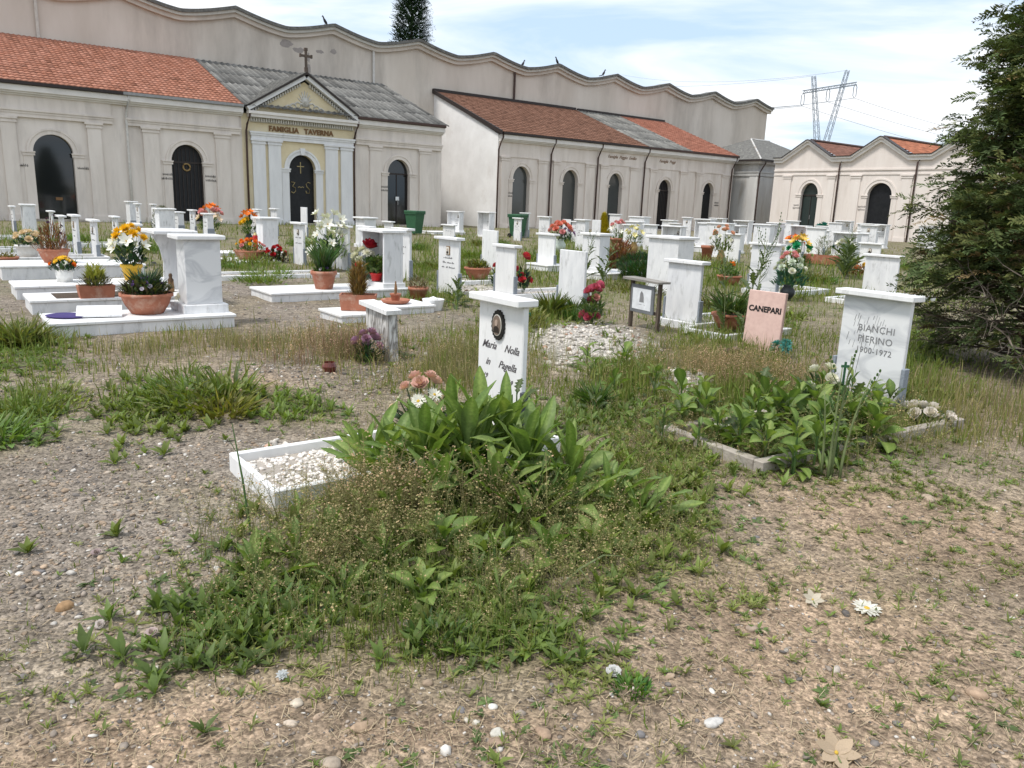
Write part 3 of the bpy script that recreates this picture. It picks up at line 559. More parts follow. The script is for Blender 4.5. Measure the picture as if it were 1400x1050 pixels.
# perpendicular row with wavy gables, facing -s
GL='plaster_pale'
def gabled(k,label,x0,x1,peak,arch,left=False,rk='red'):
    # local x runs towards the camera side (decreasing c), local y along +s
    p=thing('chapel',label,'chapel',(*site(53.,-0.),0),RZG,'gabled chapels of the cross row')
    p.location=(*site(53.,0.),0)
    zb=5.62; zp=6.85; hw=2.05
    prof=[(x0,zb-.0)]+([(peak-hw,zb)] if peak-hw>x0+.05 else [])+[(peak-.12,zp-.03),(peak,zp),(peak+.12,zp-.03),(min(peak+hw,x1),zb),(x1,zb)]
    cx,w=arch; mb=MB(); arch_wall(mb,x0,x1,4.7,cx,w,3.02,3.88)
    mb.q((x0,0,4.7),(x1,0,4.7),*[(x,0,z) for x,z in prof[::-1]])
    if left: mb.q((x0,0,-.3),(x0,0,zb),(x0,9,zb),(x0,9,-.3))
    obj('wall',mb,GL,p,fix=False)
    d=arch_door(p,cx,w,3.02,3.88,'green_glass' if k==0 else 'door_black','plain' if k else 'glazed'); obj('archivolt',archivolt(cx,w,3.02,3.88,.3,.07),GL,p,fix=False); impost(p,cx,w,3.02,GL,.42)
    obj('entablature',MB().box(x0+.01,x1-.01,-.05,-.004,4.42,4.52).box(x0+.005,x1-.005,-.07,-.005,4.72,4.82),GL,p)
    def band(dz0,dz1,y0,y1,name,mat):
        poly=[(x,z+dz0) for x,z in prof]+[(x,z+dz1) for x,z in prof[::-1]]
        obj(name,MB().prism(poly,y0,y1),mat,p)
    band(-.28,-.06,-.22,-.002,'raking_cornice','fascia'); band(-.06,.06,-.34,-.01,'coping','fascia'); band(.06,.11,-.40,.15,'roof_edge','dark_metal')
    # tiled slopes behind the gable
    for sg,(xa,xb) in ((-1,(x0 if left else peak-2.8,peak)),(1,(peak,peak+2.8))):
        V=[];n_=18;nyv=16;Cc=[];Fq=[];ic=0
        r=np.random.default_rng(k*7+sg+3)
        for j in range(nyv):
            for i in range(n_):
                f0,f1=i/n_,(i+1)/n_; base=np.array((.36,.14,.08))*(r.uniform(.75,1.2)) if rk=='red' else np.array((.19,.095,.07))*(r.uniform(.75,1.2))
                for (ff,yy,lz) in ((f0,j*.5,.05),(f1,j*.5,.02),(f1,(j+1)*.5,.02),(f0,(j+1)*.5,.05)):
                    xx=xa+(xb-xa)*ff; zz_=zb+(zp-zb)*(1-min(1,abs(xx-peak)/2.05*.86)); V.append((xx,.12+yy,zz_+lz)); Cc.append(base)
                Fq.append((ic,ic+1,ic+2,ic+3)); ic+=4
        link('roof_tiles',np_mesh('roof_tiles',V,Fq,'tile',np.array(Cc)),p,kind='stuff')
    obj('ridge_cap',MB().tube([(peak,.1,zp+.08),(peak,8.2,zp+.08)],.10,6),'brown_metal',p)
    return p
g0=gabled(0,'gabled chapel with dark green glass arch next to the grey corner chapel',-37.75,-32.45,-34.97,(-34.52,1.42),True,'brown')
for a_,b_ in((-36.8,-36.16),(-33.13,-32.55)): pilaster(g0,a_,b_,4.42,GL)
g1=gabled(1,'gabled chapel with open black arch door and two brown downpipes',-32.45,-26.7,-29.4,(-29.12,1.75),False,'red')
for a_,b_ in((-31.31,-30.6),(-27.69,-26.96)): pilaster(g1,a_,b_,4.42,GL)
for x,g in((-32.28,g1),(-26.75,g1)):
    obj('downpipe',MB().tube([(x+.1,-.1,5.35),(x+.02,-.14,5.2),(x,-.14,4.9),(x,-.14,4.6),(x-.02,-.1,4.3),(x-.02,-.1,-.1)],.055,8),'brown_metal',g,smooth=True)
g2=gabled(2,'gabled chapel mostly hidden behind the dark conifer',-26.7,-20.9,-23.8,(-23.5,1.5),False,'red')
for a_,b_ in((-25.71,-25.05),(-22.1,-21.4)): pilaster(g2,a_,b_,4.42,GL)
g3=gabled(3,'gabled chapel at the far end of the cross row behind the conifer',-20.9,-15.1,-18.0,(-17.8,1.5),False,'red')
marks(g1,-30.27,2.2,.55,2,int(abs(-30.27)*10)); marks(g0,-35.5,2.2,.55,2,int(abs(-35.5)*10))
# ---------------------------------------------------------------- the long industrial wall with scalloped top
SH=thing('warehouse','long beige industrial shed wall with a scalloped roof line behind the chapels','warehouse',(*site(-12,50.),0),RZF)
SW=80.; per=6.2; ph=16.0+12
def top(x): 
    u=((x-ph)/per)%1.; u=u if u<.5 else 1-u   # 0 at peak, .5 at valley
    return 12.18-.66*(.55*math.sin(math.pi*u)+.45*2*u)
xs=np.linspace(0,SW,321); mb=MB()
for a_,b_ in zip(xs[:-1],xs[1:]): mb.q((a_,0,-.3),(b_,0,-.3),(b_,0,top(b_)),(a_,0,top(a_)))
mb.q((SW,0,-.3),(SW,26,-.3),(SW,26,11.4),(SW,0,top(SW))); obj('wall',mb,'plaster_shed',SH,fix=False)
def strip(y0,y1,dz0,dz1,name,mat):
    mb=MB()
    pr=None
    for x in np.append(xs,SW+.35):
        z=top(min(x,SW)); rg=mb.ring([(x,y0,z+dz0),(x,y0,z+dz1),(x,y1,z+dz1),(x,y1,z+dz0)])
        if pr:
            for k_ in range(4): mb.f.append((pr[k_],rg[k_],rg[(k_+1)%4],pr[(k_+1)%4]))
        else: mb.f.append(tuple(rg))
        pr=rg
    mb.f.append(tuple(pr[::-1])); obj(name,mb,mat,SH)
strip(-.22,-.002,-.46,-.22,'eave_band','plaster_shed'); strip(-.40,.5,-.22,-.06,'coping','relief'); strip(-.52,.55,-.06,.12,'roof_edge','slate_roof')
mb=MB()
for a_,b_ in zip(xs[:-1:2],xs[2::2]): mb.q((a_,.5,top(a_)+.08),(b_,.5,top(b_)+.08),(b_,26,top(b_)+.08),(a_,26,top(a_)+.08))
obj('roof',mb,'slate_roof',SH,fix=False)
for x,mt in ((25.1+12,'white_pipe'),(36.8+12,'brown_metal'),(5.8+12,'relief')): obj('downpipe',MB().tube([(x,-.1,top(x)-.1),(x,-.1,6.)],.08,6),mt,SH)
def patch(cx,cz,w,h,seed):
    r=random.Random(seed); n=14; return [(cx+w*math.cos(i*6.283/n)*r.uniform(.5,1),cz+h*math.sin(i*6.283/n)*r.uniform(.5,1)) for i in range(n)]
for i,(s_,z_,w,h) in enumerate(((19.2,10.75,.5,.3),(20.0,10.45,.55,.22),(20.6,10.1,.12,.42),(21.4,10.55,.35,.14),(22.3,10.7,.32,.2),(20.6,9.3,.16,.55))):
    obj('bare_patch',MB().prism(patch(s_+12,z_,w,h,i),-.006,.01),'stucco_patch',SH)
# pigeons on the roof line
def bird(s_,flip,i):
    x=s_+12; p=site(s_,50.); z=top(x)+.12
    mb=MB().lathe([(.0,0),(.09,.04),(.13,.14),(.10,.28),(.055,.36),(.07,.42),(.05,.49),(0,.51)],10)
    mb.v=[(vx*.8+ (.22-vz)*.55*flip,vy*.75,vz+.06) for vx,vy,vz in mb.v]
    o=thing('pigeon',['dark pigeon on the scalloped wall above the chapel cross','pigeon perched on the scalloped wall above the dark drainpipe','pigeon just beyond the drainpipe crest of the scalloped wall','pigeon on a crest of the scalloped wall above the brown tiled roof'][i],'pigeon',(p[0],p[1],z),RZF)
    obj('body',mb,'bird_grey',o,smooth=True); obj('tail',MB().prism([(.10*flip,.13),(.13*flip,.05),(.48*flip,-.05),(.50*flip,0)],-.04,.04),'bird_grey',o); obj('leg',MB().tube([(0,.03,-.03),(0,.03,.1)],.012,4).tube([(0,-.03,-.03),(0,-.03,.1)],.012,4),'bronze',o); obj('beak',MB().tube([(-.12*flip,0,.49),(-.24*flip,0,.46)],[.02,.004],5),'bronze',o)
bird(21.75,1,0); bird(37.6,-1,1); bird(40.9,1,2); bird(45.9,-1,3)
# ---------------------------------------------------------------- graves
def squiggle(w,h,rows,seed,thick=.006,y=-.003):
    r=random.Random(seed); mb=MB()
    for i in range(rows):
        z=h-i*h/max(1,rows-.4); ww=w*r.uniform(.55,1.); x=-ww/2
        while x<ww/2-.01:
            l=r.uniform(.008,.03); hh=r.uniform(.012,.03)*(h/.18)**.5
            if r.random()<.8: mb.box(x,x+thick*1.6,y,0,z,z+hh); mb.box(x+thick*1.7,x+l,y,0,z+hh*.3,z+hh*.3+thick)
            x+=l+thick
    return mb
def oval(rx,rz,y0,y1,n=24,wob=0.):
    return MB().prism([(rx*(1+wob*(i%2))*math.cos(i*6.2832/n),rz*(1+wob*(i%2))*math.sin(i*6.2832/n)) for i in range(n)],y0,y1)
def portrait(p,x,y,z,rx=.045,rz=.06,kind='oval',tone='photo_sepia'):
    if kind=='rect':
        o=obj('photo_frame',MB().bbox(-rx-.012,rx+.012,-.014,.0,-rz-.012,rz+.012,.004),'brass_frame',p,(x,y,z)); obj('photo',MB().box(-rx,rx,-.018,-.0145,-rz,rz),'photo_rim',o); s=rx/.045
    elif kind=='gear':
        o=obj('photo_frame',oval(rx*1.45,rz*1.42,-.016,0,40,.10),'iron_dark',p,(x,y,z)); obj('photo_rim',oval(rx*1.12,rz*1.1,-.020,-.0165),'photo_rim',o); obj('photo',oval(rx,rz,-.023,-.0205),'photo_sepia',o); s=rx/.045
    else:
        o=obj('photo_frame',oval(rx*1.22,rz*1.18,-.012,0),'bronze',p,(x,y,z)); obj('photo',oval(rx,rz,-.017,-.0125),'photo_rim',o); s=rx/.045
    yy=-.0235 if kind=='gear' else (-.0185 if kind=='rect' else -.0175)
    obj('portrait',MB().prism([(-.032*s,-.05*s),(.032*s,-.05*s),(.028*s,-.018*s),(.012*s,-.008*s),(-.012*s,-.008*s),(-.028*s,-.018*s)],yy-.002,yy),'photo_dark',o)
    obj('portrait_face',MB().prism([(.0165*s*math.cos(a),.016*s+.022*s*math.sin(a)) for a in np.linspace(0,5.9,12)],yy-.003,yy),'photo_skin',o)
    return o
GID=[0]
def slab_parts(p,w,h,d,mat,cap=True,brk='granite_blue',over=.045,bh=.38,rake=0.):
    top=h-(.045 if cap else 0)
    o=obj('headstone',MB().bbox(-w/2,w/2,-d/2,d/2,-.12,top,.006),mat,p)
    if cap: obj('cap',MB().bbox(-w/2-over,w/2+over,-d/2-.07,d/2+.05,top+.001,h,.006),'marble_bright',o)
    if brk:
        for sg in(-1,1): obj('bracket',MB().bbox(min(sg*(w/2+.001),sg*(w/2+.03)),max(sg*(w/2+.001),sg*(w/2+.03)),-d/2-.012,d/2+.012,-.1,bh,.004),brk,o)
    return o
def kerb(p,w,l,h,mat='marble_bright',y1=.12,t=.055,fill=None,x=0.,open_=False):
    # a frame of four marble bars in front of the stone: local y from -l to y1
    k=obj('kerb_bar',MB().bbox(x-w/2,x-w/2+t,-l,y1,-.06,h,.006),mat,p); obj('kerb_bar',MB().bbox(x+w/2-t,x+w/2,-l,y1,-.06,h,.006),mat,p)
    obj('kerb_bar',MB().bbox(x-w/2+t+.002,x+w/2-t-.002,-l,-l+t,-.06,h-.003,.006),mat,p); obj('kerb_bar',MB().bbox(x-w/2+t+.002,x+w/2-t-.002,y1-t,y1,-.06,h-.003,.006),mat,p)
    if fill:
        obj('bed',MB().box(x-w/2+t,x+w/2-t,-l+t,y1-t,-.05,h*.45),'concrete',p)
        n=int(w*l*(1150 if fill[0]>.75 else 420)); px=rng.uniform(x-w/2+t+.01,x+w/2-t-.01,n); py=rng.uniform(-l+t+.01,y1-t-.01,n)
        R=rotm(rng.uniform(0,6.28,n),rng.uniform(0,.7,n),rng.uniform(0,6.28,n)); sc_=np.stack([rng.uniform(.012,.024,n),rng.uniform(.010,.018,n),rng.uniform(.006,.011,n)],1)
        c=np.array(fill)*rng.uniform(.72,1.15,(n,1))
        v,f,cc=stamp(PEB_V,PEB_F,np.stack([px,py,np.full(n,h*.45+.003)],1),R,sc_,c); link('chippings',np_mesh('chippings',v,f,'pebble',cc),p,kind='stuff')
def ledger(p,w,l,h,mat='marble',y1=.15,x=0.,lip=.03):
    o=obj('ledger',MB().bbox(x-w/2+.02,x+w/2-.02,-l+.02,y1-.02,-.06,h-.035,.005),mat,p); obj('ledger_top',MB().bbox(x-w/2,x+w/2,-l,y1,h-.034,h,.006),'marble_bright',o)
t_=(1+5**.5)/2
_iv=np.array([(-1,t_,0),(1,t_,0),(-1,-t_,0),(1,-t_,0),(0,-1,t_),(0,1,t_),(0,-1,-t_),(0,1,-t_),(t_,0,-1),(t_,0,1),(-t_,0,-1),(-t_,0,1)],float)
PEB_V=_iv/np.linalg.norm(_iv[0]); PEB_V=PEB_V*np.random.default_rng(3).uniform(.8,1.15,(12,1))
PEB_F=np.array([(0,11,5),(0,5,1),(0,1,7),(0,7,10),(0,10,11),(1,5,9),(5,11,4),(11,10,2),(10,7,6),(7,1,8),(3,9,4),(3,4,2),(3,2,6),(3,6,8),(3,8,9),(4,9,5),(2,4,11),(6,2,10),(8,6,7),(9,8,1)])
FARL=FARN=FARR=FL='-'
def grave(typ,s,c,w,h,d,face,label,group=None,over=.045,mat='marble',z=0.,photo=None,ins=0,brk='granite_blue',lean=0.,tilt=0.,kb=None,led=None,cap=True,cat='grave'):
    GID[0]+=1; x,y=site(s,c); zz=gz(x,y)
    if label in (FARL,FARN,FARR,FL):
        kd={'slab':'thin capped headstone','plain':'plain uncapped slab','shrine':'thick block tomb','niche':'open niche tomb'}[typ]
        if typ=='slab' and d>.12: kd='thick capped headstone'
        ph={'oval':'with an oval photo','rect':'with a square photo',None:('with bare faces' if not ins else 'with inscription only')}[photo]
        label=('white '+kd+' '+ph+' '+label.split(' in the ')[-1].join(['in the ','']))
    p=thing('grave',label,cat,(x,y,zz),RZG+(0 if face>0 else math.pi)+rad(tilt),group)
    p.rotation_euler.x=rad(lean)
    if led: ledger(p,*led); z=led[2]
    if kb: kerb(p,*kb)
    q=p
    f=-d/2
    if typ in('slab','plain','pink'):
        cap_=cap and typ=='slab'
        o=slab_parts(p,w,h,d,mat,cap_,brk,over)
        if photo: portrait(o,0,f-.001,h-.22,kind=photo,rx=.045 if w<.75 else .055,rz=.06 if w<.75 else .075)
        if ins: obj('inscription',squiggle(w*.7,.20,ins,GID[0],y=-.004),'letter_grey',o,(0,f,h*.42))
    elif typ=='shrine':
        foot=obj('base',MB().bbox(-w/2-.05,w/2+.05,-d/2-.05,d/2+.05,-.1,z+.10,.006),'marble',p)
        o=obj('headstone',MB().bbox(-w/2,w/2,-d/2,d/2,z+.101,h-.05,.006),mat,p); obj('cap',MB().bbox(-w/2-.05,w/2+.05,-d/2-.08,d/2+.05,h-.049,h,.008),'marble_bright',o)
        if photo: portrait(o,0,f-.001,h-.25,kind=photo)
        if ins: obj('inscription',squiggle(w*.6,.2,ins,GID[0],y=-.004),'letter_grey',o,(0,f,h*.45))
    elif typ=='niche':
        foot=obj('base',MB().bbox(-w/2-.03,w/2+.03,-d/2-.03,d/2+.03,-.1,z+.08,.006),'marble_bright',p)
        o=obj('headstone',MB().bbox(-w/2,w/2,d/2-.04,d/2,z+.081,h-.045,.004),mat,p)
        for sg in(-1,1): obj('side_panel',MB().bbox(min(sg*w/2,sg*(w/2-.045)),max(sg*w/2,sg*(w/2-.045)),-d/2,d/2-.041,z+.081,h-.045,.004),mat,p)
        obj('cap',MB().bbox(-w/2-.04,w/2+.04,-d/2-.05,d/2+.04,h-.044,h,.006),'marble_bright',p)
        if photo: portrait(o,0 if w<.8 else .12,d/2-.042,h-.26,kind=photo)
        if ins: obj('inscription',squiggle(w*.5,.22,ins,GID[0],y=-.004),'letter_grey',o,(.08,d/2-.041,h*.4))
    return p
# --- the nearer graves
mar=grave('slab',2.84,3.885,.475,.945,.04,1,'white headstone with serrated black photo frame and cursive name behind the dock plants',mat='marble_bright',brk='slate_dark',over=.026,kb=(.70,1.62,.10,'marble_bright',.2,.038,(.76,.71,.66),.03),ins=0)
hs=[o for o in mar.children if o.name.startswith('headstone')][0]
portrait(hs,-.01,-.021,.945-.185,.042,.062,'gear')
for txt,x,z,sz in (('Maria',-.115,.565,.088),('Nolla',.125,.565,.088),('in',-.125,.455,.085),('Pagella',.085,.455,.088),('19',-.15,.365,.06),('19',.12,.365,.06)): text('name_lettering',txt,sz*.78,'letter_soft',hs,(x,-.0205,z+.035),shear=.5,bold=.0004,depth=.002)
bia=grave('slab',5.90,3.13,.565,.935,.045,1,'veined marble headstone with scraped Roman lettering in a leafy overgrown plot by the conifer',mat='marble_veined',brk='granite_blue',kb=(.86,2.05,.07,'concrete',.18,.07,None,.27),tilt=-4)
hb=[o for o in bia.children if o.name.startswith('headstone')][0]
for txt,z in (('BIANCHI',.62),('PIERINO',.535),('1900-1972',.45)): text('name_lettering',txt,.075 if z>.5 else .066,'letter_grey',hb,(.03,-.0230,z),depth=.002,space=1.08)
r_=random.Random(5); sm=MB()
for i in range(26):
    x=-.16+.28*r_.random()**1.2-(.06 if i>16 else 0); z=.76-.10*r_.random()-(.13 if i>16 else 0); l=r_.uniform(.03,.09); sm.box(x,x+r_.uniform(.002,.005),-.0006,0,z-l,z)
    sm.v[-8:]=[(a_+(.02*(zz_-z)/.1),b_,zz_) for a_,b_,zz_ in sm.v[-8:]]
obj('scratch_marks',sm,'letter_grey',hb,(0,-.0229,0)); obj('crack',MB().tube([(-.075,-.0232,.60),(-.08,-.0232,.45),(-.09,-.0232,.36),(-.105,-.0232,.22)],.0016,4),'letter_dark',hb)
can=grave('pink',7.42,5.22,.46,.66,.05,1,'pink granite slab lettered in bold black capitals, leaning among the weeds',mat='pink_granite',brk=None,lean=-4,tilt=3)
hc=[o for o in can.children if o.name.startswith('headstone')][0]
text('name_lettering','CANEPARI',.088,'letter_black',hc,(0,-.0255,.43),bold=.003,depth=.003)
# broken low stub with a stained face
st=thing('grave','low stained marble stub with a slanted white cap and purple roses before it','grave',(*site(3.42,6.62),gz(*site(3.42,6.62))),RZG+rad(4))
mb=MB().prism([(-.21,.0-.1),(.20,-.1),(.17,.46),(-.24,.50)],-.05,.05); o=obj('headstone',mb,'marble_stained',st); obj('cap',MB().prism([(-.30,.50),(.20,.455),(.205,.495),(-.30,.54)],-.09,.08),'marble_bright',o)
grave('slab',7.87,6.79,.56,.88,.05,-1,'plain-backed white headstone beside the little wooden sign, with grey side brackets',mat='marble',kb=(.7,1.5,.10,'marble',.1,.05,(.5,.45,.4)))
grave('shrine',10.86,9.76,.72,1.05,.42,-1,'large square-backed white marble shrine behind the plain headstone near the wooden sign',mat='marble')
grave('plain',7.39,8.46,.56,.90,.045,-1,'capless plain white slab near the stack of pink roses on white pebbles',mat='marble',bh=.0) if False else grave('plain',7.39,8.46,.56,.90,.045,-1,'capless plain white slab behind the stack of pink roses on white pebbles',mat='marble')
grave('slab',7.51,10.25,.52,.87,.045,-1,'capped white headstone with red roses tied behind it',mat='marble_bright',kb=(.7,1.6,.10,'marble_bright',.1,.05,(.62,.58,.54)))
grave('slab',6.9,11.0,.62,.95,.045,1,'white headstone with brown rectangular photo frame and faint cursive name',mat='marble_bright',photo='rect',ins=3)
grave('plain',10.13,14.45,.58,.93,.045,-1,'plain uncapped white slab between the photo headstone and the rose headstone',mat='marble_bright')
grave('slab',11.91,14.62,.62,.88,.05,-1,'white headstone on a small marble block with a pale vase behind',mat='marble_bright',led=(.85,.35,.16,'marble',.3))
grave('shrine',11.68,12.65,.55,.97,.30,-1,'thick capped marble headstone at the end of a plot planted with dark shrubs',mat='marble',led=(.95,1.9,.14,'marble',.25))
grave('slab',12.67,9.02,.62,.98,.05,-1,'capped headstone behind tall flowering lettuce stalks, dark vase of roses beside it',mat='marble_veined',kb=(.8,1.7,.10,'marble',.1,.05,(.5,.46,.42)))
grave('slab',15.4,8.2,.70,.80,.05,-1,'wide capped white headstone partly hidden by the conifer branches',mat='marble',brk=None)
grave('slab',21.39,11.79,.60,.82,.05,1,'small white headstone with dark oval photo near orange flowers',mat='marble_bright',photo='oval',ins=2)
gF='headstones in the far rows before the warm plaster chapels'
FARL='white marble headstone in the crowded rows before the three-arched chapel'
FARN='white marble niche tomb in the crowded rows before the three-arched chapel'
FARR='white marble tomb in the rows before the gabled chapels'
grave('niche',28.3,16.6,1.0,.93,.30,1,'open marble niche holding white flowers before the gabled chapels',photo='oval')
grave('shrine',33.0,18.4,.8,.95,.3,-1,FARR,'tombs before the gabled chapels')
grave('niche',41.5,22.9,.9,1.2,.35,1,FARR,'tombs before the gabled chapels',photo='oval')
grave('niche',43,25.5,1.0,1.3,.3,1,FARR,'tombs before the gabled chapels',photo='rect')
grave('slab',42.5,20.4,1.0,1.22,.05,1,FARR,'tombs before the gabled chapels',photo='oval',brk=None)
grave('slab',26.34,16.68,.75,1.10,.10,-1,'tall plain headstone above a long terracotta trough',mat='marble_bright')
grave('niche',28.52,18.78,.75,1.1,.3,1,'marble niche with an oval photo and bright orange dried flowers',photo='oval')
grave('slab',22.14,14.75,.62,.73,.05,1,'low white headstone with oval photo behind a green and yellow bouquet',photo='oval',mat='marble_bright')
grave('shrine',26.41,18.98,.72,1.12,.3,-1,FARL,gF); grave('niche',28.01,19.6,.62,1.18,.3,1,FARN,gF,ins=3)
grave('niche',24.8,19.14,.70,1.06,.35,1,FARN,gF,photo='rect'); grave('slab',20.23,15.66,.58,.88,.05,1,'white headstone with oval photo beside a peach bouquet',photo='oval',mat='marble_bright')
grave('shrine',23.92,19.62,.8,1.1,.35,-1,FARL,gF,led=(1.0,1.5,.2,'marble',.3)); grave('niche',22.91,20.51,.95,.95,.3,1,FARN,gF,photo='oval',ins=2)
grave('slab',22.26,21.1,.65,.97,.05,1,FARL,gF,ins=3,brk=None); grave('slab',21.09,21.05,.6,.95,.05,1,FARL,gF,photo='oval',ins=2)
grave('shrine',23.93,23.6,.7,1.02,.3,-1,FARL,gF); grave('slab',28.97,25.15,.5,1.24,.05,1,FARL,gF,photo='oval',ins=2)
grave('slab',19.21,21.58,.5,1.08,.2,1,FARL,gF,ins=4,brk=None); grave('plain',24.98,29.22,.58,.92,.05,-1,'plain thin slab before the second arch of the brown tiled chapel')
grave('plain',24.68,26.78,.56,.97,.05,-1,'plain thin slab beside the yellow conifer'); grave('slab',19.87,24.61,.65,1.1,.05,1,'white headstone with bold dark inscription lines behind the pale vase',ins=4,brk=None)
grave('slab',20.47,27.17,.5,.97,.05,1,'narrow inscribed headstone in front of a green wheeled bin',photo='oval',ins=3); grave('slab',22.78,29.67,.6,1.16,.05,1,'headstone with small oval photo behind the bin and inscribed neighbour',photo='oval')
grave('niche',20.85,30.12,.95,1.14,.3,1,'open marble niche with pink flowers before the white side wall',ins=3); grave('niche',20.94,32.9,1.1,1.1,.25,1,'open marble niche with an oval photo beside the green bin',photo='oval',ins=3,led=(1.3,1.6,.12,'marble',.2))
grave('slab',14.77,23.6,.75,.75,.05,1,'low headstone with a dark praying figure carved on it',ins=1)
for k_,(s_,c_) in enumerate(((30.5,22.0),(33.0,25.0),(27.2,22.4),(36.,21.8),(26.,21.),(28.4,23.6),(31.4,19.6),(33.6,22.6),(36.2,25.),(25.2,24.6),(30.2,27.),(34.8,19.6),(38.6,24.),(39.4,21.4),(23.,26.2),(27.,28.),(32.,29.),(36.,29.),(29.6,16.8),(31.6,17.6),(40.5,18.6),(22.,17.6))): grave(('shrine','niche','slab','slab')[k_%4],s_,c_,(.8,.9,.65,.7)[k_%4],(1.05,1.15,.95,1.2)[k_%4]*(1+.05*math.sin(k_*3.)),(.3,.35,.06,.06)[k_%4],1 if k_%3 else -1,FARR if s_>31 else (FARN if k_%4==1 else FARL),'tombs before the gabled chapels' if s_>31 else gF,photo=(None,'oval','oval','rect')[k_%4],ins=(0,2,2,3)[k_%4],brk=None)
# --- rows on the chapel side, seen nearly edge-on
FL='white headstone seen edge-on in the rows before the red tiled chapels'; gL='edge-on headstones before the red tiled chapels'
pl=grave('shrine',2.50,9.42,.34,1.03,.40,1,'veined marble pillar tomb on a long ledger with a bowl of pansies',mat='marble_veined',led=(.80,1.60,.15,'marble',.28))
# tomb with a concave side panel and blue lettering
cv=thing('grave','marble niche tomb with concave side panel and blue lettering beside the pillar tomb','grave',(*site(2.66,11.3),gz(*site(2.66,11.3))),RZG)
ledger(cv,.82,1.75,.17,'marble',.3); obj('bed',MB().box(-.30,.30,-1.45,-.45,.10,.172),'soil',cv)
o=obj('headstone',MB().bbox(-.30,.30,.14,.19,.171,.96,.005),'marble_bright',cv)
poly=[(.139,.172),(-.10,.172),(-.06,.34),(-.05,.55),(-.09,.75),(-.17,.90),(-.20,.959),(.139,.959)]
obj('side_panel',MB().prism_x(poly,-.34,-.295),'marble',cv); obj('cap',MB().bbox(-.38,.36,-.30,.25,.961,1.01,.008),'marble_bright',cv)
obj('photo',MB().box(-.06,.10,.132,.139,.62,.80),'brass_frame',o); obj('inscription',squiggle(.36,.14,2,77,.012,-.004),'text_blue',o,(.02,.14,.42)); obj('emblem',oval(.06,.09,-.004,0),'text_blue',o,(.10,.14,.87))
grave('slab',3.45,17.6,.62,.86,.06,1,'white headstone with a tall oval photo behind the yellow flower pot',photo='oval',brk=None)
for s_,c_,w,h,d,f,ph in ((2.43,31.6,.7,.86,.06,1,None),(3.05,27.15,.62,.84,.05,1,'oval'),(2.65,21.78,.62,.86,.05,1,'oval'),(2.65,19.66,.62,.95,.06,1,'rect'),(2.85,18.61,.62,.89,.05,1,'oval'),(4.14,23.6,.62,.81,.05,1,'oval'),(6.54,33.8,.7,1.1,.25,-1,None),(6.54,32.6,.62,1.04,.05,1,'rect'),(7.67,35.3,.6,1.,.05,1,None),(7.29,29.75,.6,.84,.2,1,None),(7.52,28.8,.62,.94,.05,1,'oval'),(7.54,27.02,.5,.87,.2,1,None),(10.23,30.1,.6,1.,.05,1,None),(10.92,30.19,.6,1.04,.05,1,None)):
    grave('slab',s_,c_,w,h,d,f,FL,gL,photo=ph,ins=2 if f>0 else 0,kb=(.8,1.7,.10,'marble',.1,.05) if c_<29 else None)
grave('niche',2.8,30.8,.8,.94,.35,1,'wide marble niche with potted flowers before the wide glass arch',photo='rect')
grave('shrine',6.56,28.6,.6,.97,.5,1,'deep marble tomb with a long flat cap before the grille door',led=(.8,1.6,.2,'marble',.4))
grave('slab',8.62,25.7,.55,1.0,.05,1,'thin white headstone with orange flowers before the yellow chapel',ins=2)
grave('shrine',7.17,20.4,.5,.96,.40,1,'plain grey-sided block tomb beside the orange flower bowl',led=(.85,1.7,.08,'marble_bright',.35),mat='marble')
grave('slab',6.78,17.2,.56,.95,.05,1,'white headstone with brown oval photo beside the red cyclamen',photo='oval',ins=2)
grave('plain',11.72,29.2,.6,1.12,.04,-1,'tall capless white slab against the black chapel door')
grave('slab',8.41,19.8,.56,.91,.05,-1,'capped white headstone behind the white lilies')
grave('slab',7.2,15.8,.62,.94,.05,1,'headstone with brown framed photo behind the white lilies',photo='rect',ins=3)
grave('slab',7.54,15.4,.56,.95,.05,-1,'plain white headstone just behind the flower niche')
grave('shrine',11.32,23.1,.65,.95,.4,1,'block tomb with broad cap behind the plain white headstone',mat='marble')
ni=grave('niche',5.92,11.5,.80,1.05,.34,1,'open marble niche with a red rose and white flowers on a long ledger',led=(.95,2.02,.14,'marble',.28),mat='marble')
grave('slab',12.4,23.6,.56,.82,.05,1,'low white headstone before the black glass chapel door',brk=None)
grave('slab',7.41,13.5,.58,.98,.05,1,'tall white headstone half hidden behind the flower niche',ins=2)
# bare ledgers and kerbs of graves whose stones are low or gone
def bare(name,label,s0,s1,c0,c1,h,fill=None,mat='marble',solid=False):
    x,y=site(s1,(c0+c1)/2); p=thing(name,label,'grave',(x,y,gz(x,y)),RZG)
    if solid: ledger(p,c1-c0,s1-s0,h,mat,0.)
    else: kerb(p,c1-c0,s1-s0,h,mat,0.,.06,fill)
bare('grave','white ledger with a white pot of yellow daisies on it',.88,3.0,12.45,13.3,.17,solid=True,mat='marble')
bare('grave','grey-sided ledger with a brown dried plant in a terracotta pot',.9,3.1,15.1,16.3,.22,solid=True,mat='marble')
bare('grave','pale ledger carrying a pot of cream roses',.9,3.0,17.9,18.8,.16,(.6,.57,.53))
bare('grave','grave kerb half hidden in grass before the orange flower bowl',3.6,6.4,14.2,15.0,.09,(.45,.42,.38),'marble_bright')
bare('grave','small marble block holding a dried dwarf cypress pot',3.95,4.75,8.75,9.45,.12,None,'marble',True)
bare('grave','low marble block behind the stained stub with a terracotta dish',4.75,5.6,9.25,9.95,.11,None,'marble',True)
bare('grave','broken marble kerb lying in grass behind the veined headstone',12.9,15.3,7.0,7.1+.75,.09,(.45,.42,.36),'marble_bright')
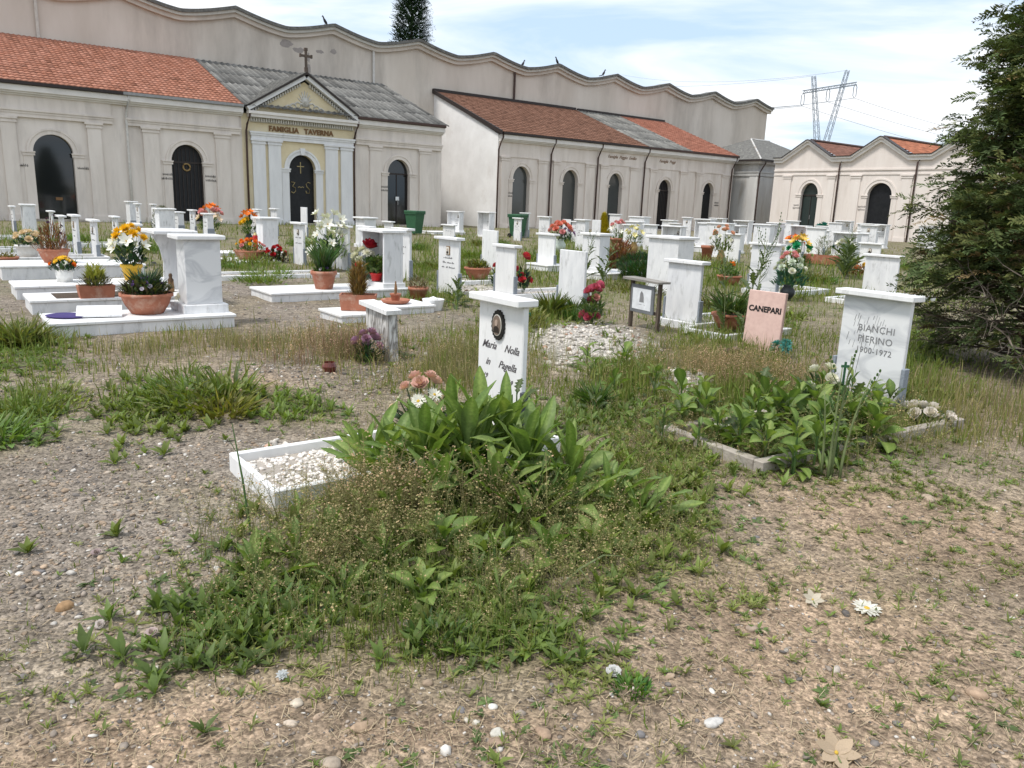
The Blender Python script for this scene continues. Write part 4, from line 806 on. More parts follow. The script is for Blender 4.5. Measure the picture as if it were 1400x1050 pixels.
bare('grave','pebble-filled kerb with a terracotta bowl of succulents',8.0,9.3,12.2,13.1,.07,(.66,.62,.58),'marble_bright')
bare('grave','weedy kerb with a rusty terracotta pot beside the pink granite slab',7.5,8.8,5.75,6.5,.10,(.5,.46,.4),'marble')
# --- small memorial sign on two posts
x,y=site(7.22,6.85); sg=thing('memorial_sign','little dark wooden sign with a grey framed portrait under a plank roof','sign',(x,y,gz(x,y)),RZG+rad(-8))
for px,py in((-.27,0),(.28,0)): obj('post',MB().bbox(px-.022,px+.022,py-.022,py+.022,-.15,.60,.004),'wood_old',sg)
obj('roof_board',MB().prism([(-.36,.605),(.36,.60),(.36,.625),(-.36,.635)],-.10,.09),'wood_grey',sg); obj('crossbar',MB().box(-.247,.257,-.012,.012,.20,.24),'wood_old',sg)
f=obj('picture_frame',MB().bbox(-.235,.225,-.05,-.025,.20,.555,.005),'frame_grey',sg); obj('picture',MB().box(-.19,.18,-.054,-.0505,.245,.51),'paper',f); obj('portrait',MB().prism([(-.045,.34),(.045,.34),(.04,.40),(.025,.45),(-.01,.48),(-.035,.45)],-.056,-.0545),'letter_grey',f); obj('caption',squiggle(.2,.03,1,4,.003,-.002),'letter_grey',f,(0,-.0545,.275))
# ---------------------------------------------------------------- flowers and pots
def petal_grid(l,w,cup,curl,nu=4,nv=3,point=.0):
    V=[];F=[]
    for i in range(nu+1):
        u=i/nu; ww=w*math.sin(math.pi*min(1,(.12+.88*u)*(1-.0*point)))**(.6) if not point else w*math.sin(math.pi*(.08+.9*u))**.9
        if not point: ww=w*(.25+.75*math.sin(math.pi*.5*min(1,u*1.5)))*(1 if u<.8 else 1-(u-.8)*1.6)
        for j in range(nv):
            t=(j/(nv-1)-.5)*2
            V.append((t*ww/2,l*u*math.cos(curl*u*.8),cup*l*u*u*.9+abs(t)**2*ww*.22+l*.0+math.sin(curl*u)*l*.25))
    for i in range(nu):
        for j in range(nv-1):
            a=i*nv+j; F+=[(a,a+1,a+nv+1),(a,a+nv+1,a+nv)]
    return np.array(V),np.array(F)
BL={}
def blossom(kind,col,seed=0):
    key=(kind,col,seed)
    if key in BL: return BL[key]
    r=np.random.default_rng(seed+11); parts=[]; col=np.array(col)
    if kind=='rose': rings=[(5,.55,.5,.25,0),(5,.50,.9,.5,.04),(4,.40,1.5,.9,.10),(4,.28,2.2,1.25,.14)]
    elif kind=='daisy': rings=[(16,.52,.12,.1,0),(12,.42,.3,.25,.03)]
    elif kind=='lily': rings=[(6,.62,.35,.5,0)]
    elif kind=='puff': rings=[(9,.5,.1,.0,0),(9,.46,.5,.3,.05),(8,.38,.9,.6,.10),(6,.26,1.4,.9,.14)]
    else: rings=[(6,.5,.4,.3,0),(4,.3,1.,.7,.05)]
    for n,l,cup,up,z in rings:
        w=.17 if kind=='daisy' else (.26 if kind=='lily' else (.22 if kind=='puff' else .5))
        pv,pf=petal_grid(l,w*l/.5,cup*.5,.3,point=1. if kind in('lily','daisy','puff') else 0)
        yaw=np.arange(n)*6.283/n+r.uniform(0,1)+r.uniform(-.12,.12,n); az=yaw; R=rotm(yaw,np.full(n,up*.55)+r.uniform(-.1,.1,n),az)
        c=np.clip(col[None]*r.uniform(.82,1.12,(n,1)),0,1); parts.append(stamp(pv,pf,np.tile((0,0,z),(n,1)),R,np.ones(n),c))
    if kind in('daisy','lily'):
        parts.append(stamp(PEB_V,PEB_F,np.array([[0,0,.05]]),np.eye(3)[None],np.array([[.13,.13,.08]]) if kind=='daisy' else np.array([[.06,.06,.12]]),np.array([(.62,.42,.06)])))
    if kind=='rose': parts.append(stamp(PEB_V,PEB_F,np.array([[0,0,.18]]),np.eye(3)[None],np.array([[.16,.16,.18]]),col[None]*.75))
    v,f,c=merge(parts); BL[key]=np_mesh(kind+'_head',v,f,'petal',c,True); return BL[key]
def leaf_template(nu=5,w=.22,bend=.5,fold=.10,jag=0.,seed=0,droop=0.):
    V=[];F=[]; r=random.Random(seed)
    for i in range(nu+1):
        u=i/nu; ww=w*(math.sin(math.pi*(.04+.94*u)**1.25))**.7 if i<nu else w*.12
        if jag: ww*= (1.0 if i%2 else 1-jag)
        a=bend*u; y=math.sin(a)/max(bend,1e-3) if bend else u; z=-(1-math.cos(a))/max(bend,1e-3) if bend else 0
        z-=droop*u**3
        wob=r.uniform(-.015,.015)
        V+=[(-ww/2,y,z+fold*ww+wob),(0,y,z),(ww/2,y,z+fold*ww-wob)]
    for i in range(nu):
        a=i*3
        for j in range(2): F+=[(a+j,a+j+1,a+j+4),(a+j,a+j+4,a+j+3)]
    return np.array(V),np.array(F)
LEAF_S=leaf_template(2,.32,.6,.15)
def tuft(n,r,h,col,w=.3,tilt=(.1,1.0),seed=0,base=0.,tmpl=None,var=.3):
    n=int(n*(1 if w<=.08 else 2.2))
    g=np.random.default_rng(seed+50); tv,tf=tmpl if tmpl else LEAF_S
    a=g.uniform(0,6.283,n); rr=r*np.sqrt(g.random(n)); kind_=0 if w<=.08 else (1 if w<.2 else 2); LL=(h*.8,min(h*.34,.11),min(h*.45,.06+.11*h))[kind_]; pos=np.stack([rr*np.cos(a),rr*np.sin(a),base+g.random(n)*h*(.15,.85,.75)[kind_]*np.sqrt(np.clip(1-.75*(rr/r)**2,.05,1))],1)
    yaw=a+g.normal(0,.6,n); R=rotm(yaw-math.pi/2,g.uniform(*tilt,n),yaw+math.pi/2*0+0) 
    # leaf points +y; raise it by rotating about its own x axis
    el=g.uniform(math.pi/2-tilt[1],math.pi/2-tilt[0],n); c_,s_=np.cos(el),np.sin(el); Rx=np.zeros((n,3,3)); Rx[:,0,0]=1;Rx[:,1,1]=c_;Rx[:,1,2]=-s_;Rx[:,2,1]=s_;Rx[:,2,2]=c_
    R=rotm(yaw-math.pi/2)@Rx
    cols=np.array(col)[None]*g.uniform(1-var,1+var,(n,1))*np.array([1,1,1])+g.normal(0,.012,(n,3))
    sc=np.stack([np.full(n,w/.3)*1.0,np.ones(n),np.ones(n)],1)*g.uniform(.6,1.15,(n,1))*LL*(1.25 if kind_ else 1.)
    return stamp(tv,tf,pos,R,sc,np.clip(cols,.005,1))
POTS={}
def pot(p,kind,r,h,mat):
    if kind=='pot': pr=[(r*.68,0),(r*.95,h*.8),(r*1.06,h*.8),(r*1.06,h),(r*.93,h),(r*.90,h*.85),(0,h*.85)]
    elif kind=='bowl': pr=[(r*.62,0),(r*.86,h*.45),(r*.97,h*.82),(r*1.05,h*.84),(r*1.05,h),(r*.94,h),(r*.90,h*.86),(0,h*.86)]
    elif kind=='vase': pr=[(r*.5,0),(r*.95,h*.35),(r,h*.6),(r*.6,h*.9),(r*.75,h),(r*.55,h),(r*.5,h*.9),(0,h*.9)]
    elif kind=='cup': pr=[(r*.8,0),(r*.9,h*.5),(r,h),(r*.88,h),(r*.8,h*.8),(0,h*.8)]
    o=obj('pot',MB().lathe(pr,20),mat,p,smooth=True)
    m=o.data; m.polygons.foreach_set('use_smooth',[True]*len(m.polygons))
    if kind in('pot','bowl'):
        so=obj('soil',MB().lathe([(0,h*.86),(r*.88,h*.865),(r*.5,h*.9),(0,h*.92)],12),'soil',p)
    return o
def trough(p,w,d,h,mat='terracotta'):
    mb=MB(); a=[(-w*.45,-d*.42,0),(w*.45,-d*.42,0),(w*.45,d*.42,0),(-w*.45,d*.42,0)]; b=[(-w/2,-d/2,h),(w/2,-d/2,h),(w/2,d/2,h),(-w/2,d/2,h)]; c=[(-w*.46,-d*.45,h),(w*.46,-d*.45,h),(w*.46,d*.45,h),(-w*.46,d*.45,h)]; e=[(x*.97,y*.97,h*.85) for x,y,z in c]
    A=mb.ring(a);B_=mb.ring(b);C_=mb.ring(c);E=mb.ring(e); mb.f.append(tuple(A[::-1]))
    for P,Q in((A,B_),(B_,C_),(C_,E)):
        for k in range(4): mb.f.append((P[k],P[(k+1)%4],Q[(k+1)%4],Q[k]))
    mb.f.append(tuple(E)); obj('pot',mb,mat,p); mb=MB().q(*[(x*.96,y*.96,h*.86) for x,y,z in c]); obj('soil',mb,'soil',p)
def bouquet(name,label,loc,flowers=(),spread=.12,height=.3,z0=0.,fol=None,potspec=None,cat='flowers',group=None,rz=0.,dome=True,seed=1,elong=1.):
    if len(loc)==2: loc=(loc[0],loc[1],gz(*loc))
    p=thing(name,label,cat,loc,rz,group); g=random.Random(seed)
    if potspec:
        if potspec[0]=='trough': trough(p,*potspec[1:])
        else: pot(p,*potspec)
        z0=z0+potspec[2]*.85 if potspec[0]!='trough' else z0+potspec[3]*.85
    if fol:
        parts=[]
        for f in (fol if isinstance(fol,list) else [fol]):
            parts.append(tuft(*f[:4],**(f[4] if len(f)>4 else {}),base=z0,seed=seed+len(parts)))
        v,f_,c=merge(parts); v=v*np.array([1,elong,1]); link('foliage',np_mesh('foliage',v,f_,'leaf',c,True),p)
    k=0; tot=sum(f[3] for f in flowers)
    stems=MB()
    for kind,col,size,n in flowers:
        for i in range(n):
            a=k*2.39996+g.uniform(-.4,.4); rr=math.sqrt((k+.4)/tot); x=spread*rr*math.cos(a); y=spread*rr*math.sin(a)*elong; z=z0+height*((1-.55*rr*rr) if dome else g.uniform(.15,1.))
            s_=size*g.uniform(.85,1.15); tl=rr*1.0+.15
            d=Vector((math.cos(a)*math.sin(tl),math.sin(a)*math.sin(tl),math.cos(tl))); q=d.to_track_quat('Z','Y').to_euler()
            o=link({'rose':'rose_head','daisy':'daisy_head','lily':'lily_head','puff':'flower_head','bud':'flower_head'}[kind],blossom(kind,tuple(col),g.randint(0,1)),p,(x,y,z),q); o.scale=(s_,)*3
            stems.tube([(x*.2,y*.2,z0-.01),(x*.6,y*.6,z0+(z-z0)*.55),(x,y,z)],.0035,4); k+=1
    if tot: obj('stems',stems,'stem',p,kind='stuff' if tot>1 else None)
    return p
plain_mat('stem',(.05,.10,.025),.7)
GR=(.07,.13,.03); DG=(.025,.06,.025); OL=(.11,.14,.035); YE=(.80,.48,.02); WH=(.80,.79,.74); PK=(.72,.33,.36); RD=(.48,.02,.03); OR=(.80,.20,.03); CR=(.75,.60,.45); VI=(.35,.22,.42); PE=(.74,.42,.32); TL=(.02,.22,.20); MG=(.42,.06,.14)
def S(s,c,z=0.): x,y=site(s,c); return (x,y,gz(x,y)+z)
bouquet('flower_pot','white pot of yellow and white daisies on the low ledger',S(1.55,12.95,.17),[('daisy',YE,.10,9),('daisy',WH,.09,3),('rose',OR,.08,2)],.17,.20,fol=(60,.17,.18,DG,dict(w=.4)),potspec=('cup',.125,.18,'plastic_white'),seed=3)
bouquet('flower_pot','tall arrangement of yellow and white flowers in a yellow pot',S(2.45,12.95,.17),[('puff',YE,.17,9),('lily',WH,.19,7)],.27,.60,fol=[(50,.2,.5,DG,dict(w=.4)),(16,.3,.25,DG,dict(w=.9,tilt=(.9,1.6)))],potspec=('pot',.15,.24,'plastic_yellow'),seed=4)
bouquet('plant_pot','dried brown plant with drooping stems in a terracotta pot',S(1.75,15.7,.22),[('bud',(.10,.05,.08),.06,6)],.2,.62,fol=[(140,.20,.55,(.19,.08,.035),dict(w=.12,tilt=(.0,.5))),(60,.3,.2,(.20,.12,.10),dict(w=.2))],potspec=('bowl',.24,.24,'terracotta'),seed=5,cat='plant')
bouquet('plant_pot','terracotta trough with yellow heather and small dark shrubs',S(1.65,11.0,.17),[('bud',(.6,.5,.5),.03,5)],.12,.2,fol=[(150,.10,.28,(.32,.33,.07),dict(w=.15,tilt=(.0,.5))),(80,.17,.17,(.10,.10,.06),dict(w=.2))],potspec=('trough',.42,.22,.16),rz=RZF,seed=6,cat='plant')
bp_=bouquet('flower_pot','wide terracotta bowl of violet pansies with a rosemary bush',S(1.92,9.45,.15),[('bud',(.10,.06,.16),.055,16),('bud',(.55,.50,.6),.05,10)],.26,.20,fol=[(150,.24,.22,(.075,.085,.04),dict(w=.35)),(150,.10,.36,(.06,.10,.055),dict(w=.06,tilt=(.0,.3)))],potspec=('bowl',.27,.23,'terracotta'),seed=7)
bouquet('candle_bowl','small white marble bowl with a pale rose',S(2.30,9.6,.15),[('rose',(.7,.66,.6),.09,2)],.03,.06,potspec=('cup',.11,.10,'marble_bright'),seed=8,cat='bowl')
x,y,z=S(1.3,9.5,.152); tag(obj('violet_mat',MB().lathe([(.14,0),(.17,.02),(.12,.035),(0,.03)],14,sx=1.3),'violet_mat',None,(S(1.12,9.45,.152))),'dark violet mat of flowers lying on the pansy ledger','flowers')
bk=thing('memorial_plaque','small white marble plaque propped open on the pansy ledger','plaque',S(1.42,9.36,.152),RZF-.2); obj('plate',MB().prism_x([(-.11,.01),(.13,.085),(.13,.105),(-.11,.03)],-.22,.22),'marble_bright',bk); obj('foot',MB().box(-.1,.1,.02,.1,0,.05),'slate_dark',bk)
bouquet('flower_pot','white bowl of cream roses on the pale kerb',S(1.6,18.3,.12),[('rose',CR,.13,12)],.28,.28,fol=(50,.28,.25,DG,dict(w=.4)),potspec=('bowl',.22,.26,'plastic_white'),seed=9)
bouquet('plant_pot','terracotta bowl of moss at the end of the pale kerb',S(1.1,17.2,.0),[],.1,.1,fol=(80,.2,.12,(.16,.14,.04)),potspec=('bowl',.24,.22,'terracotta'),seed=10,cat='plant')
fg=thing('figurine','small brown figurine standing in the concave marble tomb','figurine',S(2.62,11.32,.172),RZG); obj('body',MB().lathe([(.04,0),(.045,.05),(.035,.12),(.04,.16),(.02,.19),(.025,.22),(.02,.245),(0,.25)],10),'bronze',fg,smooth=True); obj('robe',MB().prism([(-.05,0),(.05,0),(.03,.15),(-.03,.15)],-.03,.03),'letter_brown',fg)
bouquet('flower_bowl','terracotta bowl of orange and yellow flowers on a white slab',S(5.97,18.2,.03),[('puff',OR,.12,9),('puff',YE,.10,4),('rose',PK,.10,4)],.32,.28,fol=(60,.34,.22,OL),potspec=('bowl',.34,.24,'terracotta'),seed=11)
bare('grave','white marble slab carrying the orange flower bowl',5.4,6.5,17.6,18.8,.05,None,'marble_bright',True)
bouquet('cyclamen','red cyclamen plant with dark leaves beside the plain block tomb',S(6.43,17.8),[('rose',RD,.11,12)],.26,.36,fol=(90,.3,.34,(.05,.05,.03),dict(w=.5)),seed=12)
cd=thing('grave_candle','slim red grave candle leaning on the block tomb','candle',S(6.72,20.0,.08)); obj('glass',MB().lathe([(.06,0),(.065,.4),(.05,.42),(0,.42)],10),'plastic_red',cd); obj('lid',MB().lathe([(.06,.421),(.03,.48),(0,.49)],10),'gilt',cd)
bouquet('flower_vase','orange and yellow bouquet before the thin headstone of the yellow chapel',S(8.3,25.3),[('lily',OR,.26,6),('puff',YE,.2,4)],.3,.72,fol=(50,.2,.6,GR),potspec=('vase',.12,.3,'vase_dark'),seed=13)
bouquet('flower_vase','mixed orange and pink bouquet between two edge-on headstones',S(7.9,28.0),[('lily',OR,.28,5),('rose',PK,.24,5),('lily',CR,.26,4)],.4,.85,fol=(60,.35,.6,GR),potspec=('vase',.14,.3,'plastic_white'),seed=14)
bouquet('flower_vase','grey withered bouquet in a tall stand before the red tiled chapel',S(7.9,34.9),[('puff',(.30,.30,.28),.24,12)],.45,.9,fol=(80,.42,.7,(.08,.11,.07)),seed=15)
bouquet('flower_pot','white lilies in a tall spray behind the flower niche ledger',S(6.75,15.55),[('lily',WH,.22,16)],.42,.95,fol=[(60,.4,.8,(.22,.30,.16),dict(w=.3)),(80,.25,.6,DG)],potspec=('vase',.13,.3,'plastic_white'),seed=16,dome=False)
bouquet('plant_pot','terracotta pot of ornamental grass and pansies on the niche ledger',S(4.85,11.35,.14),[('bud',(.08,.06,.12),.06,6),('bud',(.6,.57,.6),.05,4)],.13,.12,fol=[(170,.08,.55,(.07,.14,.04),dict(w=.05,tilt=(0,.35))),(60,.15,.14,GR)],potspec=('pot',.19,.28,'terracotta'),seed=17,cat='plant')
bouquet('plant_pot','dried brown dwarf cypress leaning in a terracotta trough',S(4.35,9.1,.12),[],.1,.1,fol=[(260,.075,.46,(.24,.15,.055),dict(w=.12,tilt=(0,.5))),(60,.15,.1,(.2,.15,.1),dict(w=.1))],potspec=('trough',.46,.26,.20),rz=.1,seed=18,cat='plant')
di=thing('terracotta_dish','flat terracotta dish with a tiny potted cactus on the low marble block','dish',S(5.15,9.6,.112)); obj('saucer',MB().lathe([(.17,0),(.21,.045),(.195,.05),(.16,.02),(0,.02)],20),'terracotta',di,smooth=True); obj('pot',MB().lathe([(.05,.021),(.075,.11),(.08,.11),(.08,.13),(.065,.13),(0,.11)],12),'terracotta',di); obj('cactus',MB().tube([(0,0,.11),(.005,0,.2),(.0,.01,.3)],[.02,.022,.008],6),'letter_brown',di)
wt=thing('marble_urn','small white marble dish with a lump of wax beside the terracotta dish','dish',S(5.7,9.5)); obj('dish',MB().lathe([(.12,0),(.16,.16),(.13,.16),(.1,.1),(0,.1)],14),'marble_bright',wt); obj('wax',MB().lathe([(.09,.101),(.07,.17),(.0,.2)],9),'plastic_white',wt)
bouquet('plant_pot','small terracotta pot with a withered plant behind the stained stub',S(5.97,10.4),[],.1,.1,fol=(70,.13,.22,(.15,.12,.08),dict(w=.15)),potspec=('pot',.15,.22,'terracotta'),seed=19,cat='plant')
bouquet('flower_pot','red pot with green plant standing inside the marble niche',S(5.78,11.42,.225),[('bud',(.3,.25,.05),.05,4)],.12,.25,fol=(120,.15,.36,(.09,.14,.04),dict(w=.4)),potspec=('pot',.105,.13,'plastic_red'),seed=20,cat='plant')
bouquet('flower_bunch','big red rose with white peonies leaning in the marble niche',S(5.72,11.68,.225),[('rose',(.30,.015,.03),.26,1),('puff',(.78,.76,.68),.18,6),('rose',RD,.10,1)],.24,.52,fol=(70,.24,.40,(.07,.11,.07),dict(w=.45)),seed=21)
wc=thing('grave_candle','white grave candle in the marble niche','candle',S(5.98,11.25,.225)); obj('glass',MB().lathe([(.05,0),(.05,.1),(.0,.1)],12),'plastic_white',wc); obj('lid',MB().lathe([(.052,.101),(.05,.12),(0,.125)],12),'gilt',wc)
bouquet('plant_pot','terracotta bowl of succulents on white pebbles',S(8.64,12.72,.06),[],.1,.1,fol=(110,.19,.22,(.14,.15,.04),dict(w=.3)),potspec=('bowl',.26,.22,'terracotta'),seed=22,cat='plant')
bouquet('rose_bunch','red artificial roses fixed behind the capped headstone',S(7.70,10.02),[('rose',(.55,.05,.07),.14,6)],.10,.58,fol=(30,.1,.5,DG),seed=23,dome=False,z0=.12)
bouquet('rose_bunch','red artificial roses peeking past the capped headstone edge',S(7.62,10.64),[('rose',(.55,.05,.07),.13,3)],.05,.5,fol=(20,.08,.5,DG),seed=24,dome=False,z0=.12)
bouquet('flower_vase','pale round vase of coral flowers behind a capped headstone',S(16.5,19.6,.05),[('rose',(.72,.25,.20),.22,8),('rose',PK,.2,4)],.42,.55,fol=(60,.35,.42,DG),potspec=('vase',.2,.42,'vase_pale'),seed=25)
bouquet('flower_vase','lavender coloured bunch beside a thin slab',S(22.3,26.0),[('puff',VI,.22,9)],.35,.6,fol=(40,.3,.5,DG),seed=26)
yc=thing('dwarf_conifer','yellow dwarf conifer standing before the brown tiled chapel','shrub',S(25.9,27.6)); v,f_,c=merge([tuft(420,.34*(1-k_/9)+.04,.35,(.42,.33,.02),w=.18,tilt=(0,.6),seed=k_,base=.12*k_) for k_ in range(9)]); link('foliage',np_mesh('foliage',v,f_,'leaf',c),yc); obj('trunk',MB().tube([(0,0,-.05),(0,0,1.)],[.03,.01],6),'bronze',yc)
bouquet('flower_pot','pink and white flowers above a terracotta pot in the far rows',S(22.3,22.9),[('rose',PK,.2,5),('lily',WH,.22,6)],.4,.7,fol=(60,.35,.5,GR),potspec=('pot',.3,.35,'terracotta'),seed=27)
bouquet('flower_vase','gold vase of yellow and white flowers by a low headstone',S(19.7,19.4),[('lily',(.75,.68,.35),.2,8)],.36,.62,fol=(50,.3,.45,OL),potspec=('vase',.14,.4,'vase_gold'),seed=28)
bouquet('shrub','rust red dying shrub beside the thick marble headstone',S(13.2,13.4),[],.2,.2,fol=(320,.36,.95,(.20,.09,.05),dict(w=.2,tilt=(0,.9))),seed=29,cat='shrub')
bouquet('shrub','dark green low conifer hedge growing in a marble plot',S(13.15,12.6,.1),[],.2,.2,fol=(900,.62,.48,(.03,.065,.02),dict(w=.16,tilt=(0,.9))),seed=30,cat='shrub',elong=.8)
bouquet('shrub','dark green cushion shrub filling the plot near the wooden sign',S(12.2,11.6,.05),[],.2,.2,fol=(800,.55,.42,(.035,.075,.022),dict(w=.16,tilt=(0,.9))),seed=31,cat='shrub')
bouquet('flower_vase','peach and white bouquet in a tan vase among the far headstones',S(18.9,15.0,.0),[('rose',PE,.17,7),('puff',WH,.16,4)],.36,.75,fol=(60,.3,.6,OL),potspec=('vase',.12,.42,'vase_gold'),seed=32)
bouquet('candle_pot','tapered red terracotta lantern beside the peach bouquet',S(20.2,16.6),[],.1,.1,potspec=('pot',.2,.45,'terracotta'),seed=33,cat='lantern')
bouquet('flower_vase','dark vase of pink roses and pale green flowers beside the lettuce stalks',S(12.35,8.25,.02),[('rose',PK,.13,5),('puff',(.6,.66,.58),.15,8),('rose',WH,.12,4)],.26,.58,fol=(70,.26,.5,(.05,.13,.09),dict(w=.4)),potspec=('vase',.13,.26,'vase_dark'),seed=34)
bouquet('flower_vase','green bow and yellow orchids bouquet before the low oval-photo headstone',S(19.2,12.6),[('lily',(.75,.50,.12),.24,6),('puff',(.02,.28,.12),.30,4),('puff',(.5,.55,.25),.16,4)],.32,.95,fol=(60,.3,.7,GR),seed=35)
bouquet('flower_bunch','spiky orange dried flowers in front of a marble niche',S(27.9,18.6,.25),[('daisy',OR,.30,9)],.42,.45,fol=(40,.4,.3,(.4,.12,.03),dict(w=.2)),seed=36)
bouquet('flower_trough','long terracotta trough with a straggly shrub',S(22.6,14.0,.03),[],.1,.1,fol=(120,.22,.8,(.12,.14,.06),dict(w=.12,tilt=(0,.8))),potspec=('trough',1.15,.3,.28),rz=RZG,seed=37,cat='plant')
bouquet('flower_bunch','teal ribbon bow with yellow flowers beside a far tomb',S(42.5,26.6),[('puff',TL,.6,2),('puff',YE,.4,2)],.3,1.0,fol=(40,.2,.8,GR),seed=38)
bouquet('flower_bunch','white flowers arranged inside the open marble niche',S(27.9,16.4,.1),[('lily',WH,.26,7),('puff',(.02,.10,.06),.24,3)],.38,.55,fol=(50,.3,.45,DG),seed=39)
bouquet('plant','yellow and orange autumn-leaved plant among the far headstones',S(19.8,11.0),[('puff',YE,.2,4),('puff',OR,.18,3)],.5,.35,fol=(140,.6,.32,(.22,.12,.05),dict(w=.4)),seed=40,cat='plant')
bouquet('plant_pot','terracotta pot with an orange flower in the grass',S(13.7,10.6),[('rose',(.8,.22,.03),.17,1)],.02,.32,fol=(60,.2,.3,GR),potspec=('bowl',.25,.2,'terracotta'),seed=41,cat='plant')
bouquet('plant_pot','rusty terracotta bowl overgrown with grass beside the pink granite slab',S(8.05,6.15,.08),[],.1,.1,fol=(160,.17,.42,(.10,.16,.05),dict(w=.06,tilt=(0,.7))),potspec=('bowl',.23,.19,'terracotta'),seed=42,cat='plant')
bouquet('flower_bunch','faded teal artificial flower at the foot of the pink granite slab',S(7.3,4.86),[('puff',(.07,.27,.25),.16,3),('puff',(.2,.36,.32),.12,2)],.10,.14,seed=43)
bouquet('flower_bunch','withered brown rose lying in the seed grass',S(6.7,5.06),[('rose',(.33,.25,.22),.13,2)],.05,.07,seed=44)
rs=bouquet('rose_bunch','column of dusty pink roses planted on the white pebble mound',S(6.83,7.40),[('rose',(.50,.10,.16),.135,10),('rose',(.56,.28,.25),.12,2)],.10,.52,fol=(50,.14,.5,(.10,.15,.06)),seed=45,dome=False)
bouquet('flower_bunch','teal and pale pink artificial flowers in yellowish foliage behind the cursive headstone',S(5.75,7.45),[('puff',TL,.14,2),('rose',(.62,.42,.42),.11,3)],.20,.30,fol=(170,.28,.34,(.19,.20,.06),dict(w=.2)),seed=46,dome=False)
bouquet('rose_bunch','dusty purple artificial roses before the stained stub',S(3.2,6.5),[('rose',(.36,.20,.30),.105,7)],.12,.28,fol=(40,.12,.2,(.04,.07,.03)),seed=47)
bouquet('flower_bunch','pink peonies and white daisies behind the dock leaves',S(2.38,4.06,.02),[('rose',(.66,.42,.37),.095,5),('daisy',(.72,.71,.66),.10,5),('rose',CR,.08,4)],.19,.42,fol=(70,.17,.3,(.05,.10,.04)),seed=48)
tag(obj('glass_jar',MB().lathe([(.05,0),(.065,.05),(.05,.085),(.045,.085),(.05,.05),(0,.02)],12),'red_glass',None,S(2.64,6.1)),'dark red glass votive jar lying on the gravel mound','jar')
bouquet('flower_bunch','white roses gone to seed beside a small green cross',S(5.55,3.3,.0),[('rose',(.74,.72,.64),.10,5)],.13,.34,fol=(60,.16,.3,GR),seed=49)
bouquet('flower_bunch','weathered white artificial roses lying at the kerb corner by the conifer',S(5.85,2.62,.04),[('rose',(.72,.66,.64),.10,7)],.17,.10,fol=(40,.2,.1,DG),seed=50)
gc=thing('small_cross','tiny dark green cross stuck in the leafy plot','cross',S(5.6,3.16)); obj('upright',MB().box(-.008,.008,-.005,.005,-.05,.40),'bin_green',gc); obj('crossbar',MB().box(-.03,.03,-.006,.006,.355,.375),'bin_green',gc)
bouquet('flower_bunch','white artificial blossom lying in the weeds beside the leafy plot',S(4.15,3.15),[('puff',WH,.09,3)],.05,.08,seed=51)
# green wheeled bins
def bin_(label,s_,c_,h=1.08):
    p=thing('wheeled_bin',label,'bin',S(s_,c_),RZF+.3,'green bins by the chapels'); mb=MB(); a=mb.ring([(-.22,-.24,.06),(.22,-.24,.06),(.22,.24,.06),(-.22,.24,.06)]); b_=mb.ring([(-.29,-.34,h*.9),(.29,-.34,h*.9),(.29,.34,h*.9),(-.29,.34,h*.9)])
    mb.f.append(tuple(a[::-1])); mb.f.append(tuple(b_))
    for k in range(4): mb.f.append((a[k],a[(k+1)%4],b_[(k+1)%4],b_[k]))
    obj('body',mb,'bin_green',p); obj('lid',MB().bbox(-.33,.33,-.38,.38,h*.9+.002,h,.02),'bin_green',p); obj('rim',MB().box(-.32,.32,-.37,.37,h*.86,h*.9),'bin_green',p); obj('handle',MB().tube([(-.25,.40,h*.95),(.25,.40,h*.95)],.02,6),'bin_green',p)
    for sx in(-1,1): o=obj('wheel',MB().lathe([(0,-.03),(.1,-.03),(.1,.03),(0,.03)],14),'rubber',p,(sx*.25,.27,.10),(0,math.pi/2,0))
bin_('green wheeled bin before the corrugated-roof chapel',17.98,31.69); bin_('green wheeled bin behind headstones at the white side wall corner',22.31,29.63)
# ---------------------------------------------------------------- ground cover
def polar(n,r0,r1,k,az=46.,seed=0):
    g=np.random.default_rng(seed+900); u=g.random(n)
    if abs(k)<1e-6: r=r0*(r1/r0)**u
    else: r=(r0**k+u*(r1**k-r0**k))**(1/k)
    a=np.radians(g.uniform(-az,az,n)); return r*np.sin(a),r*np.cos(a),g
def inplot(x,y):   # inside a marble bed or under a stone of the two near graves
    s_=x*D1[0]+y*D1[1]; c_=x*D2[0]+y*D2[1]
    return ((s_>1.18)&(s_<3.08)&(c_>3.48)&(c_<4.25))
SOLID=[(.85,3.,8.95,9.9),(.85,3.1,10.85,11.75),(.85,3.02,12.4,13.35),(.85,3.15,15.05,16.35),(3.85,6.3,11.,12.),(3.9,4.8,8.7,9.5),(4.7,5.65,9.2,10.0)]
def onslab(x,y):
    s_=x*D1[0]+y*D1[1]; c_=x*D2[0]+y*D2[1]; r=np.zeros(x.shape,bool)
    for a0,a1,b0,b1 in SOLID: r|=(s_>a0)&(s_<a1)&(c_>b0)&(c_<b1)
    return r|((c_>41.9))
def pick(x,y,g,p):
    k=(g.random(len(x))<p)&~onslab(x,y); return k
